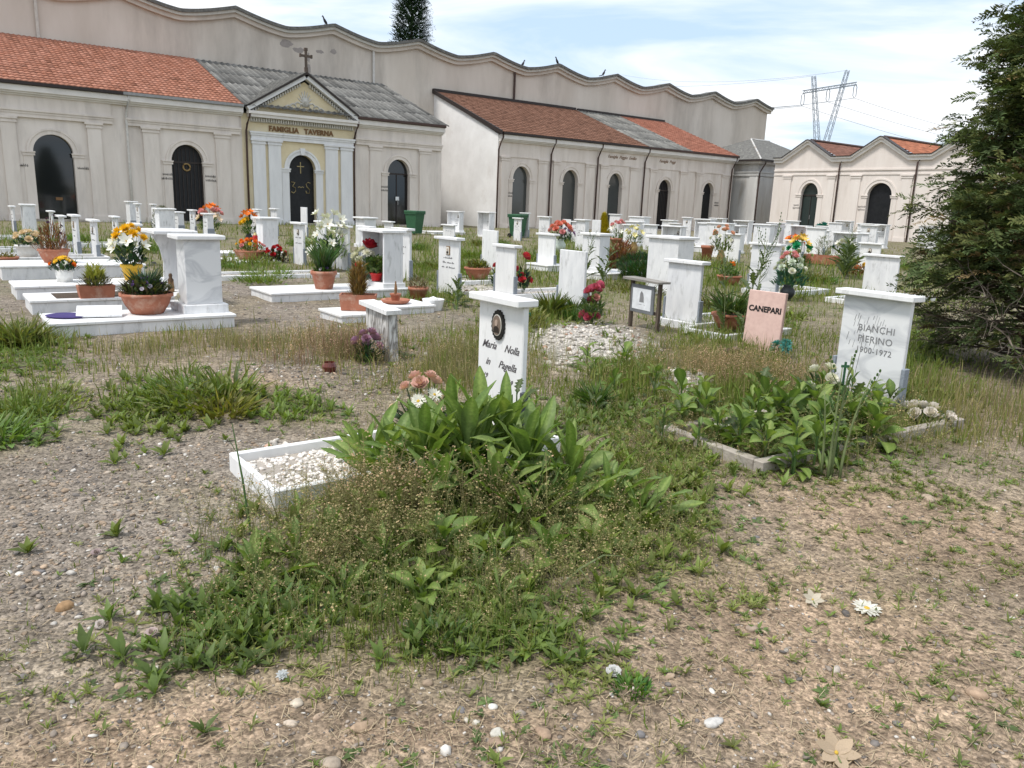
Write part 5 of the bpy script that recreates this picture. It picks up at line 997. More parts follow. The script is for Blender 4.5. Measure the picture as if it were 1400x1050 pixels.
# pebbles of the gravel
parts=[]
for n,r0,r1,kk,sd,s0 in ((70000,1.5,7.,.35,1,1.),(26000,6.,18.,0.,2,1.7)):
    x,y,g=polar(n,r0,r1,kk,seed=sd); gm_,wm,grm,drm,dim=masks(x,y)
    p=np.clip(.13+gm_*1.0+dim*.20-grm*.30-wm*.2,0.04,1)*(.78 if r0<3 else .5); k=pick(x,y,g,p)&~inplot(x,y); x,y=x[k],y[k]; n=len(x)
    sz=np.exp(g.normal(math.log(.0062),.45,n))*s0; sz=np.clip(sz*np.where(gm_[k]>.45,1.,.72),.0025,.022)
    tone=g.random(n); c=np.where(tone[:,None]<.45,np.array([.255,.215,.18])[None],np.where(tone[:,None]<.72,np.array([.33,.25,.18])[None],np.where(tone[:,None]<.9,np.array([.15,.135,.125])[None],np.array([.50,.47,.43])[None])))
    c=c*g.uniform(.7,1.3,(n,1)); R=rotm(g.uniform(0,6.28,n),g.uniform(0,.6,n),g.uniform(0,6.28,n))
    sc=np.stack([sz*g.uniform(.9,1.5,n),sz*g.uniform(.7,1.1,n),sz*g.uniform(.4,.75,n)],1)
    parts.append(stamp(PEB_V,PEB_F,np.stack([x,y,gh(x,y)+sc[:,2]*.35],1),R,sc,c))
v,f,c=merge(parts); tag(link('gravel',np_mesh('gravel',v,f,'pebble',c)),'loose mixed gravel scattered over the ground between the graves','gravel',kind='stuff')
# white marble chips on two mounds
x,y,g=polar(26000,4.5,15.,.6,40,seed=4); wm=blob(WHITE,x,y,2.5); k=(g.random(len(x))<np.clip(wm*1.3-.25,0,1)*.9)&~onslab(x,y)&~inplot(x,y); x,y=x[k],y[k]; n=len(x)
sz=np.clip(np.exp(g.normal(math.log(.021),.35,n)),.008,.035); c=np.array([.60,.555,.50])[None]*g.uniform(.45,1.2,(n,1)); c[g.random(n)<.12]*=np.array([.7,.5,.42])
sc=np.stack([sz*1.2,sz*.9,sz*.6],1); v,f,cc=stamp(PEB_V,PEB_F,np.stack([x,y,gh(x,y)+sc[:,2]*.5],1),rotm(g.uniform(0,6.28,n),g.uniform(0,.9,n),g.uniform(0,6.28,n)),sc,c)
tag(link('white_chippings',np_mesh('white_chippings',v,f,'pebble',cc)),'white marble chippings heaped on low mounds among the weeds','chippings',kind='stuff')
# grass blades
def blades(x,y,h,w,cols,g,lean=.55,z=None):
    n=len(x); a=g.uniform(0,6.283,n); la=g.uniform(0,6.283,n); ln_=np.abs(g.normal(0,lean,n)); b=np.stack([x,y,gh(x,y)-.004 if z is None else z],1)
    t=np.stack([np.cos(a),np.sin(a),np.zeros(n)],1)*(w/2)[:,None]; d=np.stack([np.cos(la),np.sin(la),np.zeros(n)],1); up_=np.array([0,0,1.])
    m_=b+up_*(h*.58*np.cos(ln_*.5))[:,None]+d*(h*.58*np.sin(ln_*.5))[:,None]; tip=m_+up_*(h*.45*np.cos(ln_*1.4))[:,None]+d*(h*.45*np.sin(ln_*1.4))[:,None]
    V=np.stack([b-t,b+t,m_-t*.75,m_+t*.75,tip],1).reshape(-1,3); i=np.arange(n)*5
    F=np.concatenate([np.stack([i,i+1,i+3],1),np.stack([i,i+3,i+2],1),np.stack([i+2,i+3,i+4],1)]); C=np.repeat(cols,5,0); return V,F,C
GPAL=np.array([(.12,.18,.038),(.155,.205,.045),(.205,.215,.065),(.28,.245,.11),(.36,.295,.175)])
def gcol(n,g,dryness):
    u=np.clip(g.normal(0,.22,n)+dryness,0,.999)*4; i=u.astype(int); fr=(u-i)[:,None]; c=GPAL[i]*(1-fr)+GPAL[np.minimum(i+1,4)]*fr; return c*g.uniform(.75,1.25,(n,1))
parts=[]
for n,r0,r1,kk,sd,w0,hs_ in ((120000,1.5,7.5,.55,11,.0042,1.),(110000,6.,18.,.4,12,.009,1.25),(60000,15.,48.,.6,13,.022,1.5)):
    x,y,g=polar(n,r0,r1,kk,seed=sd); gm_,wm,grm,drm,dim=masks(x,y); fine=fbm(x*2.2,y*2.2,77,4)
    base=.22 if r0<5 else (.30 if r0<10 else .36)
    p=np.clip(base*(.5+1.6*fine)+grm*(.5 if r0<5 else .62)+drm*.28-gm_*.45-wm*.7-dim*.55,.012,1); k=pick(x,y,g,p)&~(inplot(x,y)&(g.random(n)<.97)); x,y,grm,drm,gm_,dim=[q[k] for q in(x,y,grm,drm,gm_,dim)]; n=len(x)
    gb=blob(GREEN,x,y); h=(.03+(.06 if r0<5 else .10)*gb+.05*drm+(.05 if r0>5 else 0)+(.05 if r0>10 else 0))*g.uniform(.5,1.5,n)
    cols=gcol(n,g,.36+.30*drm-.22*gb+.08*dim); parts.append(blades(x,y,h,np.full(n,w0)*g.uniform(.6,1.4,n),cols,g))
v,f,c=merge(parts); tag(link('grass',np_mesh('grass',v,f,'grass',c)),'thin green and yellowing grass growing between the graves','grass',kind='stuff')
# tall reddish seed grass behind the gravel
parts=[]
g=np.random.default_rng(31)
for (cx,cy,rt,rr,n,hh,col) in ((-1.6,7.35,.5,.65,3600,.25,(.30,.18,.14)),(-2.6,7.8,.9,.6,2600,.16,(.32,.26,.15)),(-.55,7.6,.8,1.0,3800,.19,(.28,.25,.13)),(1.9,7.3,1.1,1.2,5200,.17,(.29,.25,.15)),(3.8,6.1,.6,.9,2600,.22,(.32,.25,.16)),(-.6,6.5,.8,.6,1800,.13,(.30,.25,.14)),(-3.6,7.3,.8,.7,2200,.13,(.30,.25,.14))):
    x=g.normal(cx,rt*.6,n); y=g.normal(cy,rr*.6,n); kk=(fbm(x*1.9,y*1.9,91,3)+g.normal(0,.08,n))>.0; x,y=x[kk],y[kk]; n=len(x); h=hh*g.uniform(.35,1.4,n); c=np.array(col)[None]*g.uniform(.65,1.35,(n,1)); c[g.random(n)<.42]=np.array([.16,.195,.06]); parts.append(blades(x,y,h,g.uniform(.002,.0045,n),c,g,.28))
v,f,c=merge(parts); tag(link('dry_grass',np_mesh('dry_grass',v,f,'dry',c)),'tall reddish brown dry grass around the stained stub and pink slab','dry grass',kind='stuff')
# dead straw litter on bare earth
x,y,g=polar(52000,1.4,8.,.6,seed=15); gm_,wm,grm,drm,dim=masks(x,y); k=pick(x,y,g,np.clip(.45+.4*dim+.3*drm-.3*gm_-wm*.5,.05,1)*.8)&~inplot(x,y); x,y=x[k],y[k]; n=len(x)
LV=np.array([(-.5,-.5,0),(.5,-.5,0),(.5,.5,.25),(-.5,.5,.25)]); LFa=np.array([(0,1,2),(0,2,3)]); sc=np.stack([g.uniform(.0012,.003,n),g.uniform(.012,.06,n),g.uniform(.01,.04,n)],1); c=np.array([.37,.295,.20])[None]*g.uniform(.45,1.35,(n,1))
v,f,cc=stamp(LV,LFa,np.stack([x,y,gh(x,y)+.005],1),rotm(g.uniform(0,6.28,n)),sc,c); tag(link('straw_litter',np_mesh('straw_litter',v,f,'dry',cc)),'dead straw and stem litter lying on the bare earth','straw',kind='stuff')
# little leafy weeds
def rosette(n=7,w=.34,el=(.35,1.1),seed=0):
    g=np.random.default_rng(seed); tv,tf=leaf_template(2,w*1.1,.7,.15,seed=seed); a=np.arange(n)*6.283/n+g.uniform(-.35,.35,n); e=g.uniform(*el,n); c_,s_=np.cos(e),np.sin(e); Rx=np.zeros((n,3,3)); Rx[:,0,0]=1;Rx[:,1,1]=c_;Rx[:,1,2]=-s_;Rx[:,2,1]=s_;Rx[:,2,2]=c_
    v,f,c=stamp(tv,tf,np.zeros((n,3)),rotm(a)@Rx,g.uniform(.6,1.1,n),np.ones((n,3))*g.uniform(.8,1.2,(n,1))); return v,f,c
parts=[]
for sd,(w,el) in enumerate(((.30,(.3,1.2)),(.16,(.7,1.4)),(.42,(.15,.8)),(.22,(.4,1.3)))):
    tv,tf,tcol=rosette(6+sd//2,w,el,sd)
    for n,r0,r1,kk,ss in ((4300,1.5,8.,.8,1.),(2000,7.,20.,.6,1.5)):
        x,y,g=polar(n,r0,r1,kk,seed=60+sd*5+int(r0)); gm_,wm,grm,drm,dim=masks(x,y); fine=fbm(x*1.7,y*1.7,40+sd,4); gb=blob(GREEN,x,y)
        p=np.clip(.13+1.8*fine+gb*.9-gm_*.5-wm*.6-dim*.10,0.02,1)*.85; k=pick(x,y,g,p)&~(inplot(x,y)&(g.random(n)<.95)); x,y,gb=x[k],y[k],gb[k]; n=len(x)
        sz=(.022+(.036 if r0<5 else .06)*gb)*np.minimum(np.exp(g.normal(0,.5,n)),1.7)*ss; c=np.array([(.14,.21,.042),(.175,.225,.05),(.12,.175,.055),(.20,.225,.065)][sd])[None]*g.uniform(.65,1.3,(n,1))
        parts.append(stamp(tv,tf,np.stack([x,y,gh(x,y)],1),rotm(g.uniform(0,6.28,n),g.uniform(0,.35,n),g.uniform(0,6.28,n)),sz,c,tcol))
g=np.random.default_rng(404)
for bi,(bx,by,rt,rr) in enumerate(GREEN):
    d_=math.hypot(bx,by)
    if d_>9.5: continue
    m=int(min(170,60+260*rt*min(rr,1.2))); a=g.normal(0,.55,m)*rt; b_=g.normal(0,.55,m)*min(rr,1.3); ux,uy=bx/d_,by/d_; x=bx+a*uy+b_*ux; y=by-a*ux+b_*uy; k=~inplot(x,y)&~onslab(x,y)&(np.hypot(x,y)>1.6); x,y=x[k],y[k]; m=len(x)
    tv,tf,tcol=rosette(8,(.22,.34,.28)[bi%3],(.5,1.45),50+bi%5); c=np.array([(.15,.215,.045),(.175,.225,.055),(.13,.19,.05)][bi%3])[None]*g.uniform(.7,1.25,(m,1))
    parts.append(stamp(tv,tf,np.stack([x,y,gh(x,y)],1),rotm(g.uniform(0,6.28,m),g.uniform(0,.3,m),g.uniform(0,6.28,m)),g.uniform(.035,.105,m),c,tcol))
for q in range(84):   # loose patches on the bare earth
    x0=g.uniform(-1.6,3.3) if q<30 else g.uniform(.4,3.4); y0=g.uniform(1.75,5.2); m=int(g.uniform(12,34)); rr_=g.uniform(.08,.30); x=g.normal(x0,rr_,m); y=g.normal(y0,rr_*.8,m); k=~inplot(x,y)&(np.hypot(x,y)>1.5); x,y=x[k],y[k]; m=len(x)
    tv,tf,tcol=rosette(6,(.18,.30,.24)[q%3],(.4,1.4),80+q%4); c=np.array([(.175,.22,.055),(.20,.225,.065),(.15,.20,.055)][q%3])[None]*g.uniform(.7,1.25,(m,1))
    parts.append(stamp(tv,tf,np.stack([x,y,gh(x,y)],1),rotm(g.uniform(0,6.28,m),g.uniform(0,.3,m),g.uniform(0,6.28,m)),g.uniform(.016,.05,m),c,tcol))
v,f,c=merge(parts); tag(link('ground_weeds',np_mesh('ground_weeds',v,f,'leaf',c,True)),'low leafy weeds sprouting in patches from the bare earth','weeds',kind='stuff')
# seeding shepherd's-purse like haze
def seedstalk(seed):
    g=np.random.default_rng(seed); V=[];F=[];Cc=[]; n=0
    def tri(a,b,c,col):
        nonlocal n; V.extend([a,b,c]); F.append((n,n+1,n+2)); Cc.extend([col]*3); n+=3
    bx,by=g.normal(0,.16,2); P=lambda t:np.array([bx*t*t,by*t*t,t*(1-.08*t)]); gc=np.array((1,1,1.)); 
    for i in range(4):
        a,b=P(i/4),P((i+1)/4); w=.0065*(1-i*.15)
        for d in (np.array([w,0,0]),np.array([0,w,0])): tri(a-d,a+d,b+d*.8,gc); tri(a-d,b+d*.8,b-d*.8,gc)
    for i in range(15):
        t=g.uniform(.28,1.0); p=P(t); a=g.uniform(0,6.28); l=g.uniform(.05,.17)*(1.15-t*.6); e=p+np.array([math.cos(a)*l,math.sin(a)*l,l*.55]); w=np.array([0,0,.004])
        tri(p-w,p+w,e,gc)
        s=g.uniform(.011,.021); u=np.array([math.cos(a),math.sin(a),.3])*s; v_=np.array([-math.sin(a),math.cos(a),g.uniform(-.5,.5)])*s; pc=np.array([(1.7,1.6,1.7),(2.3,1.8,2.3),(1.1,1.2,1.0)][g.integers(0,3)])
        tri(e-u*.3-v_,e-u*.3+v_,e+u*1.2,pc); tri(e-u*.3-v_,e+u*1.2,e-u,pc*.8)
    return np.array(V),np.array(F),np.array(Cc)
parts=[]; g=np.random.default_rng(71)
zones=((-.42,3.10,.68,.40,900,.23,.3),(-.80,3.38,.28,.28,330,.24,.55),(.30,3.22,.48,.36,470,.21,.25),(-.2,2.68,.6,.3,260,.15,.5),(-.75,2.85,.3,.3,200,.17,.6),(-.35,3.45,.35,.15,240,.30,.6),(2.05,6.9,.7,.8,1500,.24,.8),(1.25,5.1,.5,.5,500,.18,.5),(-1.75,7.4,.6,.6,700,.26,1.),(2.3,5.1,.5,.5,350,.28,.4),(1.75,4.55,.35,.25,200,.16,.5),(2.5,5.0,.4,.3,220,.18,.5),(.75,4.2,.45,.5,450,.16,.55),(-.5,7.2,.8,.9,600,.2,.6))
for i,(cx,cy,rx,ry,n,h,br) in enumerate(zones):
    for sd in range(3):
        tv,tf,tcol=seedstalk(sd+i*3); m=n//3; x=g.normal(cx,rx*.62,m); y=g.normal(cy,ry*.62,m); k=~inplot(x,y)&(fbm(x*3.3,y*3.3,88,3)+g.normal(0,.12,m)>-.06); x,y=x[k],y[k]; m=len(x)
        c=(np.array([.19,.215,.08])*(1-br)+np.array([.30,.235,.145])*br)[None]*g.uniform(.75,1.35,(m,1)); parts.append(stamp(tv,tf,np.stack([x,y,gh(x,y)],1),rotm(g.uniform(0,6.28,m),np.abs(g.normal(0,.38,m)),g.uniform(0,6.28,m)),h*g.uniform(.55,1.3,m),c,tcol))
v,f,c=merge(parts); tag(link('seeding_weeds',np_mesh('seeding_weeds',v,f,'grass',np.clip(c,0,.8))),'hazy seeding weeds with tiny pods on wiry stems around the dock plants','weeds',kind='stuff')
# ---------------------------------------------------------------- dock plants with large separate leaves
def dock_leaf(seed,bend,w,col,jag=0.,nu=9):
    g=random.Random(seed); V=[];F=[];Cc=[]; nv=5
    for i in range(nu+1):
        u=i/nu; prof=max(.10,(math.sin(math.pi*min(1,(u*.965)**1.3)))**.9) if i<nu else .10
        if jag: prof*=(1 if i%2 else 1-jag)
        ww=w*prof; a=bend*u**1.3; y=u*(1-.12*bend*u); z=-bend*.42*u**2.2; y=u*math.cos(bend*.45*u)
        for j in range(nv):
            t=(j-2)/2.; wav=.018*math.sin(i*1.9+j*2.2+seed)*abs(t)
            V.append((t*ww/2,y,z+abs(t)**1.5*ww*.20+wav)); k=1.35 if j==2 else (1.0 if abs(t)<.8 else .92); kk=k*(.9+.12*u); Cc.append((col[0]*kk*(1.12 if j==2 else 1),col[1]*kk,col[2]*kk*(1.2 if j==2 else 1)))
    for i in range(nu):
        for j in range(nv-1): a=i*nv+j; F+=[(a,a+1,a+nv+1,a+nv)]
    return np_mesh('leaf',V,F,'leaf',np.array(Cc),True)
DK=[dock_leaf(i,b,w,c) for i,(b,w,c) in enumerate(((.25,.20,(.15,.235,.055)),(.5,.22,(.175,.255,.06)),(.75,.20,(.13,.21,.052)),(1.1,.21,(.19,.265,.07)),(.35,.18,(.18,.26,.062)),(.6,.23,(.155,.235,.068))))]
LB=[dock_leaf(i+20,b,w,c,nu=6) for i,(b,w,c) in enumerate(((.8,.50,(.135,.215,.045)),(1.2,.55,(.165,.245,.052)),(.5,.45,(.115,.185,.045)),(1.0,.36,(.185,.255,.06))))]
LJ=[dock_leaf(i+40,b,w,c,jag=.55,nu=11) for i,(b,w,c) in enumerate(((.4,.5,(.085,.125,.045)),(.9,.45,(.075,.11,.04))))]
def leafplant(name,label,loc,n,size,meshes,rise=.2,spread=.05,el=(.5,1.45),seed=0,group=None,cat='plant',stem=True,out=1.):
    g=random.Random(seed); p=thing(name,label,cat,(loc[0],loc[1],gz(*loc)),0,group)
    for i in range(n):
        f=(i+.5)/n; a=i*2.39996+g.uniform(-.35,.35); e=el[0]+(el[1]-el[0])*f+g.uniform(-.15,.15); z=rise*f*g.uniform(.7,1.1); r=spread*(1-f)*out
        o=link('leaf',g.choice(meshes),p,(r*math.cos(a),r*math.sin(a),z)); s_=size*g.uniform(.65,1.15)*(1-.25*f)
        o.scale=(s_*g.uniform(.85,1.15),s_,s_); o.rotation_euler=(Matrix.Rotation(a-math.pi/2,3,'Z')@Matrix.Rotation(e,3,'X')@Matrix.Rotation(g.uniform(-.5,.5),3,'Y')).to_euler()
    if stem and rise>.05: obj('stem',MB().tube([(0,0,-.03),(.004,.004,rise*.5),(.0,.008,rise)],[.008,.007,.004],5),'stem',p)
    return p
DL=('tall dock plant rising before the cursive headstone','broad dock plant at the middle of the foreground clump','dock plant at the kerb side of the foreground clump, leaves arching over white chippings','dock plant with pale spreading leaves at the edge of the foreground clump','low dock plant among the seed haze of the foreground clump')
docks=[(-.16,4.02,24,.37,.25,0),(-.33,4.12,20,.36,.20,0),(-.03,4.12,20,.35,.22,0),(-.22,3.84,22,.38,.20,1),(-.45,3.86,20,.38,.16,1),(.10,3.86,20,.38,.18,1),(-.62,3.98,16,.36,.10,2),(-.80,4.12,10,.36,.05,2),(-.62,3.72,12,.30,.07,2),(.32,3.92,15,.34,.12,3),(.28,3.62,12,.28,.07,3),(.52,3.78,12,.28,.06,3),(.66,3.60,9,.24,.04,3),(-.05,3.58,14,.30,.10,1),(-.32,3.56,12,.28,.08,4),(-.55,3.40,8,.22,.04,4),(.10,3.38,8,.22,.04,4),(-1.0,2.86,8,.20,.03,4),(-.90,3.05,7,.18,.03,4)]
for i,(x,y,n,sz,ri,l) in enumerate(docks): leafplant('dock_plant',DL[l],(x,y),int(n*1.25),sz*1.15,DK,ri*1.15,.06,(.55,1.5),i+1,'dock plants of the foreground clump',out=1.2)
leafplant('lettuce_plant','jagged-leaved prickly lettuce standing against the cursive headstone',(.03,4.42),12,.24,LJ,.42,.03,(.2,1.3),91)
# leafy overgrown plot
g=random.Random(12); k=0
for i in range(60):
    s_=g.uniform(3.9,5.8); c_=g.uniform(2.46,3.25) if i<50 else g.uniform(3.3,3.8); x,y=site(s_,c_)
    leafplant('leafy_weed','broad-leaved weed filling the concrete-kerbed plot of the veined headstone' if i<50 else 'broad-leaved weed growing outside the kerb of the veined headstone plot',(x,y),g.randint(11,15),g.uniform(.13,.23),LB+LB+LJ,g.uniform(.12,.27),.05,(.15,1.3),200+i,'leafy weeds in the kerbed plot')
for i,(x,y,lab,sz,n) in enumerate(((1.05,5.15,'leafy weed beside the kerbed plot near a white blossom',.14,14),(1.2,4.75,'leafy weed before the concrete kerb corner',.12,12),(1.05,7.2,'broad-leaved weed between the two white pebble mounds',.17,18),(.72,7.4,'green weed at the edge of the white pebble mound',.14,14),(-.85,11.4,'dark rocket-like weed growing behind the stained stub',.24,26),(2.0,4.55,'dark leaf clump at the kerb corner of the overgrown plot',.12,10))):
    leafplant('leafy_weed',lab,(x,y),n,sz,LB if i!=4 else LJ,.2 if i!=4 else .35,.08,(.15,1.3),300+i)
g=random.Random(66)
for i,(x,y,sz) in enumerate(((-.75,3.12,.17),(-.5,2.95,.16),(-.28,3.12,.18),(-.05,3.02,.16),(.18,3.08,.17),(-.62,2.72,.13),(-.32,2.72,.14),(-.02,2.7,.12),(.38,3.2,.16),(-.95,3.3,.15))):
    leafplant('leafy_weed','leafy weed standing in the seed haze before the dock plants',(x,y),9,sz,DK if i%2 else LB,.08,.05,(.5,1.4),500+i,'leafy weeds in the seed haze')
for i,(x,y,sz) in enumerate(((.62,5.6,.14),(.95,5.45,.13),(.85,6.3,.15),(1.15,6.1,.14),(1.3,5.5,.15),(1.45,5.15,.14),(1.5,5.7,.13),(.75,6.9,.16),(1.6,6.3,.13),(1.0,4.9,.12),(1.25,6.6,.14))):
    leafplant('leafy_weed','leafy weed on the open ground between the cursive and veined headstones',(x,y),11,sz,LB if i%3 else LJ,.13,.06,(.25,1.35),560+i,'leafy weeds between the two near headstones')
# clumps of coarse grass and small leaves
def clump(name,label,loc,n,r,h,col,w=.12,seed=0,tilt=(0,.8),el=1.,n2=0):
    p=thing(name,label,'weeds',(loc[0],loc[1],gz(*loc))); g=random.Random(seed+70); ps=[]; m=max(1,int(r/.11))
    for i in range(m):
        a=g.uniform(0,6.28); q=r*math.sqrt(g.random())*1.1 if m>1 else 0; f=g.uniform(.45,1.15); rr=r*g.uniform(.22,.5) if m>1 else r; cc=tuple(x*g.uniform(.8,1.2) for x in col); off=np.array([q*math.cos(a),q*math.sin(a),0])
        v,f_,c=tuft(max(12,n//m),rr,h*f,cc,w=g.choice([w,w*.6,.07]) if m>1 else w,tilt=tilt,seed=seed*31+i); ps.append((v+off,f_,c))
        if n2: v,f_,c=tuft(max(8,n2//m),rr*1.3,h*f*.55,tuple(x*1.12 for x in cc),w=.45,tilt=(.2,1.3),seed=seed*37+i); ps.append((v+off,f_,c))
    v,f,c=merge(ps); v=v*np.array([1,el,1]); v[:,2]=np.maximum(v[:,2]-.02,-.02); link('leaves',np_mesh('leaves',v,f,'leaf',c),p)
clump('weed_clump','bright green coarse weed clump on the gravel near the pansy ledger',(-4.55,7.25),520,.65,.36,(.16,.21,.05),w=.1,seed=1,n2=520)
clump('weed_clump','wide green weed clump between the pansy ledger and the gravel mound',(-2.5,5.35),360,.55,.30,(.16,.21,.05),w=.1,seed=2,n2=340)
clump('weed_clump','low green weed clump beside the wide clump at the gravel edge',(-3.3,5.05),360,.6,.24,(.17,.21,.06),w=.1,seed=3,n2=420)
clump('weed_clump','tall grass tuft at the foot of the capless plain slab',(.62,10.7),520,.34,.46,(.10,.155,.035),w=.07,seed=4)
clump('weed_clump','grass tuft at the far side of the cursive headstone kerb',(.75,6.0),260,.22,.28,(.09,.14,.04),w=.07,seed=5,n2=80)
clump('weed_clump','long-bladed grass tuft before the low dock plants',(.10,3.55),160,.12,.30,(.12,.16,.05),w=.05,seed=6)
clump('weed_clump','small green clump on the bare earth of the foreground',(.42,2.2),70,.06,.09,(.10,.16,.03),w=.3,seed=7)
clump('weed_clump','feathery low weed at the edge of the foreground earth',(.20,1.86),90,.09,.10,(.105,.15,.05),w=.25,seed=8,tilt=(.6,1.4))
clump('weed_clump','leafy rosette beside the foreground seed haze',(-.22,2.45),110,.12,.14,(.10,.16,.03),w=.3,seed=9)
clump('weed_clump','spreading leafy weed on the gravel before the foreground clump',(-.88,2.62),140,.2,.11,(.09,.135,.035),w=.35,seed=10,tilt=(.4,1.4))
for i,(s_,c_) in enumerate(((9.2,15.2),(9.0,17.0),(12.4,18.6),(14.2,17.2),(17.,14.6),(16.6,10.6),(18.2,17.8),(9.6,7.0),(5.0,14.2),(5.2,17.2),(12.2,22.),(9.6,23.5),(11.,10.2),(16.5,24.),(4.2,21.5),(3.4,25.),(24.,12.),(21.5,9.5))):
    x,y=site(s_,c_); clump('weed_clump','green weed clump between the rows of white headstones',(x,y),420,.7,.36,(.14,.185,.05),w=.1,seed=20+i,n2=260)
for o in COL.objects:
    if o.get('label')=='green weed clump between the rows of white headstones': o['group']='weed clumps between the grave rows'
# tall lettuce stalks
def stalk(name,label,loc,h,n,seed,leafm,ls=.2,branches=5,lean=(.1,0),group=None):
    g=random.Random(seed); p=thing(name,label,'plant',(loc[0],loc[1],gz(*loc)),0,group); P=lambda t:Vector((lean[0]*t*t,lean[1]*t*t,h*t))
    obj('stem',MB().tube([P(i/6)-Vector((0,0,.03 if i==0 else 0)) for i in range(7)],[.009*(1-.8*i/6)+.001 for i in range(7)],5),'stem_pale',p,smooth=True)
    for i in range(n):
        t=.05+.75*i/n; o=link('leaf',g.choice(leafm),p,P(t)); s_=ls*(1-.65*t)*g.uniform(.8,1.2); o.scale=(s_*.7,s_,s_); o.rotation_euler=(Matrix.Rotation(i*2.4,3,'Z')@Matrix.Rotation(g.uniform(.5,1.1),3,'X')).to_euler()
    for i in range(branches):
        t=.55+.42*i/branches; a=g.uniform(0,6.28); b=P(t); l=h*g.uniform(.12,.25); e=b+Vector((math.cos(a)*l*.5,math.sin(a)*l*.5,l)); o=obj('branch',MB().tube([b,b.lerp(e,.5)+Vector((math.cos(a),math.sin(a),-.3))*l*.1,e],[.004,.003,.0015],4),'stem_pale',p)
        for q in range(4): obj('bud',MB().lathe([(0,0),(.007,.006),(.006,.018),(0,.022)],6),'stem',o,b.lerp(e,.5+.16*q)+Vector((0,0,.005)))
plain_mat('stem_pale',(.16,.20,.085),.7)
stalk('lettuce_stalk','tall leaning lettuce stalk before the capped headstone behind the pink slab',(2.75,9.3),1.35,16,1,LJ,.34,9,(.35,0)); stalk('lettuce_stalk','straight lettuce stalk rising from the rusty pot',(2.6,9.55),1.15,14,2,LJ,.3,7,(-.12,0)); stalk('lettuce_stalk','thin lettuce stalk with open branches beside the pink slab',(3.0,9.7),1.2,10,3,LJ,.26,7,(.1,.1))
stalk('flowering_weed','grey-green flowering weed against the thick marble headstone',(1.35,15.2),.95,14,4,LJ,.4,8,(.1,0)); stalk('flowering_weed','branching flowering weed beside the shrub plot',(1.75,15.6),.85,12,5,LJ,.4,7,(.2,0))
stalk('flowering_weed','bushy tall weed before the long terracotta trough',(8.2,19.6),1.2,26,6,LJ,.6,9,(.1,0)); stalk('flowering_weed','second bushy weed before the terracotta trough',(8.55,20.2),1.0,24,7,LJ,.55,9,(-.1,0))
for i,(dx_,dy_,h,lx) in enumerate(((0,0,.66,.0),(.03,.03,.72,.03),(.07,0,.60,.10),(-.02,.05,.5,-.04))): stalk('grass_stalk','slender pale stalk at the kerb corner of the leafy plot',(1.86+dx_,4.30+dy_),h,2,30+i,DK[:1],.14,3,(lx,0),'slender stalks at the kerb corner')
dst=thing('dry_stalk','dark dry stalk leaning before the white kerb end','stalk',(-1.17,3.30,gz(-1.17,3.3))); obj('stem',MB().tube([(0,0,-.03),(-.05,.06,.22),(-.12,.15,.46)],[.006,.005,.002],5),'stem',dst); obj('twig',MB().tube([(-.09,.10,.34),(-.13,.10,.42)],[.002,.001],4),'stem',dst)
# stones and fallen flowers
def stone(label,loc,r,col,seed,flat=.6,group=None):
    g=np.random.default_rng(seed); import bmesh
    b=bmesh.new(); bmesh.ops.create_icosphere(b,subdivisions=2,radius=1.); 
    ph=g.uniform(0,6,6)
    for v in b.verts:
        n_=1+.16*math.sin(v.co.x*2.3+ph[0])+.13*math.sin(v.co.y*2.9+ph[1])+.1*math.sin(v.co.z*3.3+ph[2])+g.uniform(-.04,.04); v.co=Vector((v.co.x*r*1.25,v.co.y*r*.95,v.co.z*r*flat))*n_
    me=bpy.data.meshes.new('stone'); b.to_mesh(me); b.free(); me.polygons.foreach_set('use_smooth',[True]*len(me.polygons))
    a=me.color_attributes.new('Col','FLOAT_COLOR','POINT'); a.data.foreach_set('color',np.tile((*col,1.),len(me.vertices)).astype(np.float32)); me.materials.append(M['pebble'])
    tag(link('stone',me,None,(loc[0],loc[1],gz(*loc)+r*flat*.22),g.uniform(0,6)),label,'stone',group)
STN=[((.65,2.06),.030,(.62,.60,.57),'smooth pale stone lying alone on the bare earth'),((.0,1.98),.024,(.60,.57,.50),'small whitish stone beside two pale pebbles'),((-.07,2.02),.014,(.64,.6,.52),'pale pebble next to the whitish stone'),((-.10,2.03),.012,(.6,.55,.46),'cream pebble next to the whitish stone'),((.13,1.99),.030,(.38,.27,.19),'flat brown stone sunk in the foreground earth'),((-.01,1.94),.026,(.36,.26,.19),'brown stone just below the whitish stone'),((2.31,4.02),.045,(.42,.33,.25),'rounded tan stone on the earth before the conifer'),((-.46,1.83),.034,(.40,.33,.26),'half buried grey-brown stone at the grass edge'),((1.55,2.25),.036,(.42,.30,.21),'rounded orange-brown stone among white pebbles'),((-.40,1.98),.033,(.40,.29,.20),'flat tan stone near the grass edge'),((-1.0,2.63),.030,(.46,.31,.20),'orange-tan stone on the gravel'),((-1.62,2.58),.036,(.38,.24,.13),'orange-brown stone among the gravel weeds'),((-.62,2.08),.022,(.58,.50,.40),'cream stone at the edge of the foreground weeds'),((.93,2.62),.028,(.36,.28,.22),'grey-brown stone on the earth beside dark pebbles'),((1.15,2.38),.022,(.50,.44,.38),'pale flat stone on the bare earth'),((-.35,2.55),.032,(.33,.29,.25),'weathered stone half hidden in the seed haze')]
for i,(l_,r_0,c_,lb) in enumerate(STN): stone(lb,l_,r_0*.8,tuple(q*.85 for q in c_),i)
g=random.Random(44)
